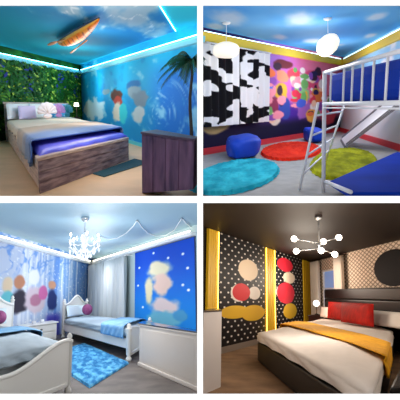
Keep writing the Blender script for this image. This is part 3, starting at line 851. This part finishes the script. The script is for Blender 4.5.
WB = mat('white_lacquer', 'f2efe8', 0.35)
GREYB = mat('ice_duvet', 'b4c4d0', 0.8, var=0.1, vscale=3, bump=0.5)
def panel(q, b0, b1, prof, z0=0.1):
    """board across a bed, its top edge following prof [(a, z)]"""
    s = S(); n = len(prof)
    for b in (b0, b1):
        s.v += [q(a, b, z0) for a, z in prof] + [q(a, b, z) for a, z in prof]
    for k in (0, 2 * n):
        for i in range(n - 1):
            s.f.append((k + i, k + i + 1, k + n + i + 1, k + n + i))
    for i in range(n - 1):
        s.f.append((n + i, n + i + 1, 3 * n + i + 1, 3 * n + i)); s.f.append((i, i + 1, 2 * n + i + 1, 2 * n + i))
    s.f.append((0, n, 3 * n, 2 * n)); s.f.append((n - 1, 2 * n - 1, 4 * n - 1, 3 * n - 1))
    return s
def post(q, a, b, h, r, par, fin=True):
    s = S(); p = q(a, b, 0)
    s.lathe(p, [(r * 0.7, 0.0), (r * 1.1, 0.03), (r * 1.1, 0.06), (r * 0.6, 0.09), (r, 0.12), (r, h - 0.03), (r * 1.25, h - 0.02), (r * 1.25, h), (r * 0.6, h + 0.01), (r * 0.9, h + 0.04), (r * 0.5, h + 0.07), (0.002, h + 0.08)], 16)
    return mk('post', s, WB, par, smooth=True)
def twin(q, label, foot, pr, head=1.0, arch=0.26):
    t = thing('twin_bed', label, 'bed', q(0.5, 0.5, 0), 'white twin beds')
    N = 40
    hp = [(i / N, head - 0.12 + arch * (math.sin(math.pi * i / N) ** 1.6) + 0.05 * math.cos(2 * math.pi * i / N * 2) * 0.5) for i in range(N + 1)]
    mk('headboard', panel(q, 0.975, 0.99, hp, 0.15), WB, t)
    s = S(); s.tube([q(a, 0.972, z) for a, z in hp], 0.028, 8); mk('headboard_moulding', s, WB, t, smooth=True)
    mk('footboard', panel(q, 0.0, 0.014, foot, 0.1), WB, t)
    s = S(); s.tube([q(a, 0.004, z) for a, z in foot], 0.024, 8); mk('footboard_moulding', s, WB, t, smooth=True)
    s = S(); s.box8(q.box(0.03, 0.97, -0.006, 0.02, 0.09, 0.14)); mk('footboard_plinth', s, WB, t, bevel=0.01)
    for a, b, h in ((0, 0.005, foot[0][1]), (1, 0.005, foot[-1][1]), (0, 0.982, head), (1, 0.982, head)):
        post(q, a, b, h, pr, t)
    for a0, a1 in ((0.0, 0.025), (0.975, 1.0)):
        s = S(); s.box8(q.box(a0, a1, 0.02, 0.975, 0.2, 0.37)); mk('side_rail', s, WB, t, bevel=0.01)
    s = S(); s.box8(q.box(0.03, 0.97, 0.06, 0.96, 0.28, 0.45)); mk('mattress', s, mat('mattress_white', 'dfe4e8', 0.8), t, bevel=0.04)
    return t
F2 = [(i / 20, 0.47 + 0.08 * abs(math.cos(math.pi * i / 20)) ** 0.8) for i in range(21)]
E2 = Q((0.53, 2.07), (1.13, 4.3), (-0.40, 9.95), (-0.97, 7.73))
twin(E2, 'white twin bed beside the silver curtains, farther of the two', F2, 0.045)
BTH = mat('ice_throw', '6aa4d4', 0.7, color2='8cbce0', vscale=6)
tag(mk('duvet', drape(E2, 0.0, 1.0, 0.03, 0.95, 0.55, 0.11, 0.11, 0.07, 0.0, 0.014, 21.0, crown=0.02), GREYB, smooth=True, thick=0.01), 'pale ice blue duvet on the farther twin bed', 'duvet')
tag(mk('throw_blanket', drape(E2, -0.03, 1.03, 0.05, 0.30, 0.60, 0.2, 0.2, 0.0, 0.0, 0.007, 23.0, crown=0.02), BTH, smooth=True, thick=0.01), 'blue throw across the foot of the farther twin bed', 'blanket')
put_pillow('pillow', E2, 0.30, 0.93, 0.585, 0.27, 0.15, 0.016, mat('ice_pillow', 'd6e4ec', 0.8), 'white pillow leaning on the arched headboard of the farther bed', seed=7)
put_pillow('pillow', E2, 0.68, 0.93, 0.585, 0.25, 0.14, 0.016, mat('ice_pillow', 'd6e4ec', 0.8), 'white pillow behind the plum cushion on the farther bed', seed=8)
def ball_cushion(q, a, b, z, r, T, label):
    s = S(); p = q(a, b, z + r)
    X = (q(a + .1, b) - q(a - .1, b)); X = X / X.length
    d = Vector((1, 0.6, 0)).normalized()
    s.ell(p, d * r, q.d(0, 1).normalized() * T, (0, 0, r), 24, 16)
    tag(mk('round_cushion', s, mat('plum_velvet', '8a3a6a', 0.7, color2='a8588a', vscale=9), smooth=True), label, 'cushion', 'plum round cushions')
ball_cushion(E2, 0.62, 0.80, 0.595, 0.16, 0.25, 'plum round cushion on the farther twin bed')
E1 = Q((-0.95, -1.8), (-0.31, -0.38), (-1.72, 4.0), (-2.36, 2.6))
F1 = [(i / 30, 0.385 + 0.21 * sm(0.25, 0.95, i / 30)) for i in range(31)]
twin(E1, 'white twin bed cut off by the left edge, nearer of the two', F1, 0.035, head=1.08)
tag(mk('duvet', drape(E1, 0.02, 0.985, 0.03, 0.94, 0.585, 0.14, 0.14, 0.12, 0.0, 0.022, 31.0, na=60, nb=60, crown=0.035), GREYB, smooth=True, thick=0.01), 'pale ice blue duvet on the nearer twin bed', 'duvet')
tag(mk('throw_blanket', drape(E1, 0.0, 1.005, 0.34, 0.60, 0.65, 0.25, 0.25, 0.0, 0.0, 0.008, 33.0, crown=0.035), BTH, smooth=True, thick=0.01), 'blue throw across the middle of the nearer twin bed', 'blanket')
put_pillow('pillow', E1, 0.55, 0.93, 0.64, 0.3, 0.14, 0.02, mat('ice_pillow', 'd6e4ec', 0.8), 'white pillow at the headboard of the nearer twin bed', seed=9)
ball_cushion(E1, 0.68, 0.86, 0.65, 0.12, 0.2, 'plum round cushion on the nearer twin bed')

# nightstand between the beds
N3 = Q((-1.64, 5.05), (-1.06, 6.85), (-1.28, 7.65), (-1.84, 5.85))
t = thing('nightstand', 'white two drawer nightstand between the twin beds', 'nightstand', N3(0.5, 0.5, 0))
s = S(); s.box8(N3.box(0, 1, 0, 1, 0.06, 0.46)); mk('body', s, WB, t, bevel=0.006)
s = S(); s.box8(N3.box(-.05, 1.05, -0.08, 1.03, 0.46, 0.49)); mk('top', s, WB, t, bevel=0.006)
for z0, z1 in ((0.10, 0.25), (0.28, 0.43)):
    s = S(); s.box8(N3.box(0.06, 0.94, -0.05, 0.01, z0, z1)); d = mk('drawer', s, WB, t, bevel=0.008)
    s = S(); s.ell(N3(0.5, -0.1, (z0 + z1) / 2), (0.03, 0, 0), (0, 0.03, 0), (0, 0, 0.02), 12, 8); mk('knob', s, mat('dark_knob', '5a5450', 0.3, 0.7), d, smooth=True)
for a in (0.05, 0.95):
    for b in (0.08, 0.92):
        s = S(); s.lathe(N3(a, b, 0), [(0.02, 0), (0.035, 0.06)], 10); mk('leg', s, WB, t)
for a, h, lab in ((0.35, 0.07, 'small white cup on the nightstand between the beds, left of two'), (0.6, 0.09, 'small white jar on the nightstand between the beds, right of two')):
    s = S(); s.lathe(N3(a, 0.5, 0.492), [(0.04, 0), (0.055, h * 0.6), (0.045, h)], 14)
    tag(mk('jar', s, mat('glass_white', 'f0f0f8', 0.2), smooth=True), lab, 'jar')
# blue rug
s = S()
RQ = Q((-0.08, -0.10), (0.52, 1.85), (-0.30, 5.7), (-1.02, 3.5))
s.grid(lambda u, v: RQ(u, v, max(0.004, (0.03 if 0.012 < u < 0.988 and 0.006 < v < 0.994 else 0.006) + 0.012 * nz(u * 30, v * 45, 1.0, 2))), 110, 150,
       lambda u, v, p: mix(mix(hx('2a78b8'), hx('74c4ec'), sm(-0.3, 0.35, nz(u * 10, v * 16, 5.0, 4))), hx('e0f4ff'), 0.4 * sm(0.25, 0.5, nz(u * 40, v * 60, 2.0, 2))))
tag(mk('shaggy_rug', s, print_mat('print_pile', 0.95, spec=0.1)), 'bright blue rectangular shag rug between the twin beds and the dresser', 'rug')
# dresser
D3 = Q((0.66, 1.60), (1.125, -0.70), (1.19, -0.42), (0.80, 2.2))
DC = mat('cream_lacquer', 'd8cec4', 0.4)
t = thing('white_dresser', 'cream lacquered dresser with dark glass top under the tall blue print', 'dresser', D3(0.5, 0.5, 0))
s = S(); s.box8(D3.box(0, 1, 0, 1, 0.05, 0.61)); mk('body', s, DC, t)
s = S(); s.box8(D3.box(-0.03, 1, -0.10, 1, 0.61, 0.64)); mk('cornice', s, DC, t, bevel=0.01)
s = S(); s.box8(D3.box(-0.035, 1, -0.13, 1, 0.64, 0.655)); mk('glass_top', s, mat('dark_glass', '1c2430', 0.08, spec=0.7), t)
s = S(); s.box8(D3.box(-0.03, 1, -0.10, 1, 0.0, 0.05)); mk('plinth', s, DC, t, bevel=0.01)
s = S(); s.box8(D3.box(0.05, 0.96, -0.015, 0.02, 0.09, 0.57)); mk('side_panel', s, mat('cream_panel', 'd2c8be', 0.4), t, bevel=0.01)
# thin white tube in loops under the ceiling
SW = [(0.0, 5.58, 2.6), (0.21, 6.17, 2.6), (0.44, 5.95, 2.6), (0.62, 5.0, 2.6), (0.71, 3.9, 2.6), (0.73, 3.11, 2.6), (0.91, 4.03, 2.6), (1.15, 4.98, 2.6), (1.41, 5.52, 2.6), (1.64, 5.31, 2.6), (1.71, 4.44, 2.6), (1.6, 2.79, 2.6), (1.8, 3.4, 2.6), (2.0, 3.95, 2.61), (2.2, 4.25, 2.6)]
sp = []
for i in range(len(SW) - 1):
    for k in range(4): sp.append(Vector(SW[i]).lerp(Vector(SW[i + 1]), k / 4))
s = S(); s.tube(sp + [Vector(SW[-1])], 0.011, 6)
tag(mk('ceiling_loops', s, mat('white_loops', 'f4f8fa', 0.5), smooth=True), 'thin white line running in loops under the pale blue ceiling', 'cord')
# chandelier
cx, cy = -0.29, 2.93
t = thing('crystal_chandelier', 'white crystal chandelier hanging from the pale blue ceiling', 'chandelier', (cx, cy, 1.8))
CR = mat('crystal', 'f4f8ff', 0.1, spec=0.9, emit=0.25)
CHR = mat('chrome', 'c8ccd0', 0.2, 0.9)
s = S(); s.lathe((cx, cy, 2.53), [(0.03, 0), (0.06, 0.02), (0.08, 0.06), (0.08, 0.09)], 18); mk('canopy', s, CHR, t, smooth=True)
s = S(); s.tube([(cx, cy, 2.55), (cx, cy, 1.95)], 0.008, 6); mk('rod', s, CHR, t)
s = S(); s.lathe((cx, cy, 1.92), [(0.01, 0), (0.05, 0.03), (0.03, 0.08), (0.06, 0.14), (0.03, 0.22), (0.07, 0.28), (0.02, 0.36), (0.02, 0.4)], 16); mk('column', s, CR, t, smooth=True)
def gem(s, p, r, h):
    p = Vector(p)
    s.add([p + Vector((0, 0, h)), p + Vector((r, 0, 0)), p + Vector((0, r, 0)), p + Vector((-r, 0, 0)), p + Vector((0, -r, 0)), p + Vector((0, 0, -h))],
          [(0, 1, 2), (0, 2, 3), (0, 3, 4), (0, 4, 1), (5, 2, 1), (5, 3, 2), (5, 4, 3), (5, 1, 4)])
for i in range(8):
    th = i * math.pi / 4 + 0.2; R_ = 0.33 if i % 2 else 0.26; z0 = 2.02 if i % 2 else 2.14
    dx, dy = math.cos(th), math.sin(th)
    s = S(); s.tube([(cx + dx * R_ * u, cy + dy * R_ * u, z0 - 0.09 * math.sin(u * math.pi) + 0.03 * u) for u in [k / 8 for k in range(9)]], 0.01, 6)
    a_ = mk('arm', s, CR, t, smooth=True)
    s = S(); s.lathe((cx + dx * R_, cy + dy * R_, z0 + 0.03), [(0.012, -0.02), (0.045, 0.0), (0.012, 0.005), (0.012, 0.07)], 10); mk('candle_cup', s, CR, a_, smooth=True)
    s = S(); s.ell((cx + dx * R_, cy + dy * R_, z0 + 0.13), (0.018, 0, 0), (0, 0.018, 0), (0, 0, 0.035), 10, 8); mk('candle_bulb', s, mat('candle_glow', 'fff6ea', 0.4, emit=6), a_, smooth=True)
    s = S(); gem(s, (cx + dx * R_, cy + dy * R_, z0 - 0.06), 0.026, 0.06); mk('crystal_drop', s, CR, a_)
for ring, (R_, z_, n_) in enumerate(((0.2, 1.95, 10), (0.13, 1.87, 8), (0.15, 2.2, 8), (0.06, 1.82, 5))):
    for i in range(n_):
        th = i * 2 * math.pi / n_ + ring
        s = S(); gem(s, (cx + R_ * math.cos(th), cy + R_ * math.sin(th), z_), 0.024, 0.055); mk('crystal_drop', s, CR, t)

# ================================================================== ROOM 4: the black and gold room (lower right)
room(4)
floor(4, mat('brown_carpet', '8a6a4c', 0.95, color2='6c5038', vscale=2.2, bump=0.3))
BLK = mat('charcoal_paint', '1a1614', 0.6, spec=0.1)
wall(4, 'L', 'wall_left', None, BLK)
def lattice(s, z):
    u = s / 0.14; v = z / 0.058
    a = (u + v) * 0.5; b = (u - v) * 0.5
    d = min(abs(a - round(a)), abs(b - round(b)))
    c = mix(hx('8a7666'), hx('ead8c6'), sm(0.06, 0.2, d))
    return c
wall(4, 'R', 'wall_right', lattice, nu=520, nv=200)
ceiling(4, None, mat('black_ceiling', '201814', 0.6, spec=0.1))
r = S(); r.box8(wall_box(4, 'L', 0, 9.6, 0.0, 0.13, 0.0, 0.05)); struct('baseboard_left', r, mat('grey_base', '8a7c70', 0.5))
# dotted wall panels
P1B = [((7.07, 1.83), (0.73, 0.27), 'e8d4b8'), ((7.75, 1.26), (0.52, 0.21), 'e8e0d8'), ((6.62, 1.27), (0.47, 0.17), 'e8e0d8'), ((7.56, 1.28), (0.6, 0.21), 'cc2830'), ((7.94, 0.83), (0.94, 0.15), 'e2b42c'), ((6.7, 0.78), (0.91, 0.2), 'e2b42c')]
P2B = [((3.64, 2.19), (0.95, 0.22), 'd8283c'), ((3.18, 1.8), (0.75, 0.19), 'e8d4b8'), ((4.35, 1.33), (0.42, 0.15), 'e8e0d8'), ((3.57, 1.31), (1.06, 0.34), 'd83040'), ((3.12, 0.75), (0.86, 0.25), 'e2b830')]
def dots(B):
    def f(u, v, p, s0, s1):
        s_ = s0 + (s1 - s0) * u; z_ = 0.13 + 2.4 * v
        a = s_ / 0.42; b = z_ / 0.105
        row = round(b); a2 = a + 0.5 * (row % 2)
        d = math.hypot((a2 - round(a2)) * 0.42 / 0.058, (b - row) * 0.105 / 0.021)
        c = mix(hx('f0e8e0'), hx('100e10'), sm(0.7, 1.3, d))
        return blobs(c, s_, z_, B, 0.06, 0.05)
    return f
for i, (s0, s1, B, lab) in enumerate(((5.73, 9.0, P1B, 'black dotted wall panel with cream, red and gold shapes, nearer of two'), (1.33, 4.84, P2B, 'black dotted wall panel with red and cream shapes, farther of two'))):
    pn = thing('wall_panel', lab, 'wall panel', wall_point(4, 'L', (s0 + s1) / 2, 0.13, 0.02), 'black dotted wall panels')
    f = dots(B)
    s = S(); s.grid(lambda u, v: wall_point(4, 'L', s0 + (s1 - s0) * u, 0.13 + 2.4 * v, 0.045), 260, 340, lambda u, v, p: f(u, v, p, s0, s1)); mk('print', s, print_mat('print_panel', 0.55), pn)
    s = S(); s.box8(wall_box(4, 'L', s0, s1, 0.13, 2.53, 0.005, 0.04)); mk('backing', s, BLK, pn)
GOLD = mat('gold_slat', 'f6c61c', 0.55)
for i, (s0, s1, lab) in enumerate(((9.06, 9.52, 'gold slatted wall strip above the white dresser, nearest of three'), (4.93, 5.66, 'gold slatted wall strip between the two black dotted panels'), (0.12, 1.27, 'gold slatted wall strip in the far corner by the curtain'))):
    gp = thing('gold_strip', lab, 'wall panel', wall_point(4, 'L', (s0 + s1) / 2, 0.13, 0.02), 'gold slatted wall strips')
    s = S()
    n = 4
    for j in range(n):
        a = s0 + (s1 - s0) * j / n; b = s0 + (s1 - s0) * (j + 0.86) / n
        s.box8(wall_box(4, 'L', a, b, 0.13, 2.54, 0.006, 0.06))
    mk('slats', s, GOLD, gp)
for x, lab in ((9.03, 'lit gold strip light at the near edge of the nearer dotted panel'), (5.695, 'lit gold strip light at the far edge of the nearer dotted panel'), (4.885, 'lit gold strip light at the near edge of the farther dotted panel')):
    st = S(); st.tube([wall_point(4, 'L', x, 0.15, 0.07), wall_point(4, 'L', x, 2.53, 0.07)], 0.009, 6)
    tag(mk('led_strip', st, mat('led_gold', 'ffc84a', 0.5, emit=10)), lab, 'light strip', 'gold strip lights')
# window and curtains
wq = S()
win = S()
for a, b, z0, z1 in ((1.80, 3.36, 2.07, 2.13), (1.80, 3.36, 0.88, 0.94), (1.80, 1.90, 0.94, 2.07), (3.26, 3.36, 0.94, 2.07), (1.9, 3.26, 1.48, 1.52)):
    win.box8(wall_box(4, 'R', a, b, z0, z1, 0.01, 0.07))
wn = struct('window_1', win, mat('white_frame', 'dcdcdc', 0.5))
s = S(); s.box8(wall_box(4, 'R', 1.9, 3.26, 0.94, 2.07, 0.01, 0.02)); struct('window_1_glass', s, mat('dusk_glass', '6f8fc0', 0.2, emit=0.55, ecol='7f9fd4'))
bl = thing('window_blind', 'half raised slatted blind in the window behind the curtains', 'blind', wall_point(4, 'R', 2.58, 1.5, 0.05))
s = S()
for i in range(14):
    s.box8(wall_box(4, 'R', 1.92, 3.24, 1.50 + i * 0.04, 1.512 + i * 0.04, 0.03, 0.06))
mk('slats', s, mat('blind_blue', '9cb0d0', 0.5), bl)
for i, (s0, s1) in enumerate(((0.86, 1.75), (3.4, 4.06))):
    s = S()
    def fn(u, v, s0=s0, s1=s1):
        return wall_point(4, 'R', s0 + (s1 - s0) * u, 0.05 + 2.415 * v, 0.18 + 0.06 * math.sin(u * 26))
    s.grid(fn, 70, 8)
    tag(mk('curtain', s, mat('linen', 'dcd0c4', 0.7), smooth=True, thick=0.01), ['beige linen curtain left of the window', 'beige linen curtain right of the window'][i], 'curtain', 'beige linen curtains')
cr = thing('curtain_rod', 'dark rod carrying the beige linen curtains', 'curtain rod', wall_point(4, 'R', 2.4, 2.49, 0.18))
s = S(); s.tube([wall_point(4, 'R', 0.8, 2.49, 0.18), wall_point(4, 'R', 4.1, 2.49, 0.18)], 0.014, 8); mk('pole', s, mat('dark_bronze', '3a3028', 0.4, 0.6), cr)
for x in (0.84, 4.08):
    s = S(); s.tube([wall_point(4, 'R', x, 2.49, 0.18), wall_point(4, 'R', x, 2.49, 0.0)], 0.012, 6); mk('bracket', s, mat('dark_bronze', '3a3028', 0.4, 0.6), cr)
# round black wall plaque
s = S()
n_ = 48
for o_ in (0.01, 0.05):
    s.v += [wall_point(4, 'R', 6.95 + 1.0 * math.cos(2 * math.pi * i / n_), 1.93 + 0.43 * math.sin(2 * math.pi * i / n_), o_) for i in range(n_)]
s.f += [tuple(range(n_)), tuple(range(n_, 2 * n_))] + [(i, (i + 1) % n_, n_ + (i + 1) % n_, n_ + i) for i in range(n_)]
tag(mk('wall_plaque', s, mat('matt_black', '141214', 0.7, spec=0.1), bevel=0.01), 'plain black round plaque on the lattice wallpaper above the headboard', 'wall decoration')

# bed
E4 = Q((-0.82, 2.83), (0.50, -2.20), (2.0, 5.2), (0.70, 9.8))
LEA = mat('black_leather', '140f0e', 0.45, spec=0.22)
t = thing('platform_bed', 'king platform bed in dark leather with channelled headboard', 'bed', E4(0.5, 0.5, 0))
s = S(); s.box8(E4.box(0.0, 1.0, 0.0, 0.97, 0.02, 0.36)); mk('base', s, LEA, t, bevel=0.02)
hb = S(); hb.box8(E4.box(0.05, 1.16, 0.985, 1.0, 0.1, 1.46)); hbo = mk('headboard', hb, LEA, t, bevel=0.02)
for z0, z1 in ((0.6, 0.88), (0.885, 1.16), (1.165, 1.45)):
    s = S(); s.box8(E4.box(0.055, 1.155, 0.965, 0.99, z0, z1)); mk('cushion_channel', s, LEA, hbo, bevel=0.03)
s = S(); s.box8(E4.box(0.04, 0.96, 0.03, 0.95, 0.36, 0.44)); mk('mattress', s, mat('mattress_white', 'dfe4e8', 0.8), t, bevel=0.05)
tag(mk('duvet', drape(E4, 0.015, 0.985, 0.01, 0.94, 0.56, 0.13, 0.14, 0.14, 0.0, 0.022, 41.0, na=70, nb=70, puff=0.04, crown=0.02), mat('white_duvet', 'f0e4da', 0.85, var=0.05, vscale=4, bump=0.6), smooth=True, thick=0.015), 'white crumpled duvet on the leather platform bed', 'duvet')
tag(mk('throw_blanket', drape(E4, -0.012, 1.012, 0.24, 0.46, 0.635, 0.1, 0.24, 0.0, 0.0, 0.008, 43.0, na=60, puff=0.03, crown=0.02), mat('yellow_knit', 'f4b016', 0.85, color2='e29c10', vscale=14), smooth=True, thick=0.02), 'yellow throw laid across the white duvet', 'blanket')
RED = mat('red_velvet', 'b01408', 0.7, color2='880c06', spec=0.15, vscale=7)
WP = mat('white_pillow', 'eee4da', 0.8)
put_pillow('pillow', E4, 0.20, 0.915, 0.61, 0.19, 0.15, 0.02, WP, 'white pillow at the window end of the headboard', seed=11)
put_pillow('pillow', E4, 0.90, 0.925, 0.61, 0.24, 0.16, 0.02, WP, 'white pillow at the right end of the headboard', seed=12)
put_pillow('cushion', E4, 0.32, 0.89, 0.61, 0.15, 0.235, 0.025, RED, 'red square cushion behind and left of the larger red one', seed=13, cat='cushion')
put_pillow('cushion', E4, 0.64, 0.81, 0.61, 0.2, 0.24, 0.025, RED, 'red square cushion in front at the middle of the bed', seed=14, cat='cushion')
# nightstand + lamp
N4 = Q((0.20, 9.4), (0.58, 10.2), (0.72, 10.6), (0.40, 10.2))
t = thing('nightstand', 'dark red nightstand between the bed and the linen curtain', 'nightstand', N4(0.5, 0.5, 0))
s = S(); s.box8(N4.box(0, 1, 0, 1, 0.05, 0.60)); mk('body', s, mat('mahogany', '4a1c12', 0.4), t, bevel=0.01)
s = S(); s.box8(N4.box(-0.05, 1.05, -0.08, 1.02, 0.60, 0.63)); mk('top', s, mat('mahogany', '4a1c12', 0.4), t, bevel=0.01)
for z0, z1 in ((0.1, 0.32), (0.34, 0.57)):
    s = S(); s.box8(N4.box(0.06, 0.94, -0.06, 0.01, z0, z1)); mk('drawer', s, mat('mahogany', '4a1c12', 0.4), t, bevel=0.01)
lp = N4(0.55, 0.45, 0.633)
t = thing('table_lamp', 'small lit globe lamp on the dark red nightstand', 'lamp', lp)
s = S(); s.lathe(lp, [(0.07, 0), (0.07, 0.02), (0.015, 0.04), (0.012, 0.3)], 14); mk('base', s, mat('dark_bronze', '3a3028', 0.4, 0.6), t, smooth=True)
s = S(); s.ell(lp + Vector((0, 0, 0.37)), (0.1, 0, 0), (0, 0.1, 0), (0, 0, 0.1)); mk('globe', s, mat('globe_glow', 'fff0dc', 0.4, emit=6), t, smooth=True)
# white dresser
D4 = Q((-1.215, -0.26), (-1.08, 0.31), (-1.24, 1.0), (-1.32, 0.55))
t = thing('white_dresser', 'plain white dresser with dark top at the left edge of the gold room', 'dresser', D4(0.5, 0.5, 0))
s = S(); s.box8(D4.box(0, 1, 0, 1, 0.0, 0.98)); mk('body', s, mat('white_laminate', 'e4dcd8', 0.5), t)
s = S(); s.box8(D4.box(-0.01, 1.01, -0.02, 1.01, 0.98, 1.0)); mk('top', s, mat('dark_top', '3a3030', 0.3), t)
# bench
s = S()
t = thing('leather_bench', 'dark leather bench beside the bed at the lower right', 'bench', (1.3, 0.0, 0.0))
s.prism([(0.72, -1.6), (1.0, -1.40), (2.0, 1.6), (1.46, 1.25)], 0.14, 0.45); mk('seat', s, LEA, t, bevel=0.03)
for p in ((0.76, -1.35), (0.95, -1.25), (1.45, 1.0), (1.75, 1.1)):
    s = S(); s.tube([(p[0], p[1], 0), (p[0], p[1], 0.15)], 0.03, 8); mk('leg', s, mat('dark_wood', '4a3428', 0.5), t)
# globe chandelier
cx, cy = 0.31, 1.77
t = thing('globe_chandelier', 'chrome branching chandelier with six round lit globes', 'chandelier', (cx, cy, 1.9))
s = S(); s.lathe((cx, cy, 2.48), [(0.02, 0), (0.055, 0.01), (0.065, 0.07)], 18); mk('canopy', s, CHR, t, smooth=True)
s = S(); s.tube([(cx, cy, 2.5), (cx, cy, 1.96)], 0.011, 8); mk('rod', s, CHR, t)
s = S(); s.ell((cx, cy, 2.05), (0.03, 0, 0), (0, 0.03, 0), (0, 0, 0.06), 12, 8); mk('hub', s, CHR, t, smooth=True)
for k, (x, z, dy) in enumerate(((-0.10, 2.16, -0.02), (-0.07, 1.96, 0.06), (0.39, 2.14, 0.2), (0.62, 2.17, -0.1), (0.33, 1.945, -0.2), (0.56, 1.91, 0.08))):
    hz = 2.09 if z > 2.05 else 2.0
    s = S(); s.tube([(cx, cy, hz), (x, cy + dy, z)], 0.009, 6); a_ = mk('arm', s, CHR, t, smooth=True)
    s = S(); s.ell((x, cy + dy, z), (0.05, 0, 0), (0, 0.05, 0), (0, 0, 0.05), 16, 12); mk('globe', s, mat('bulb_glow', 'fff2e0', 0.4, emit=9), a_, smooth=True)

for o in bpy.data.objects:
    if '_b' in o: del o['_b']
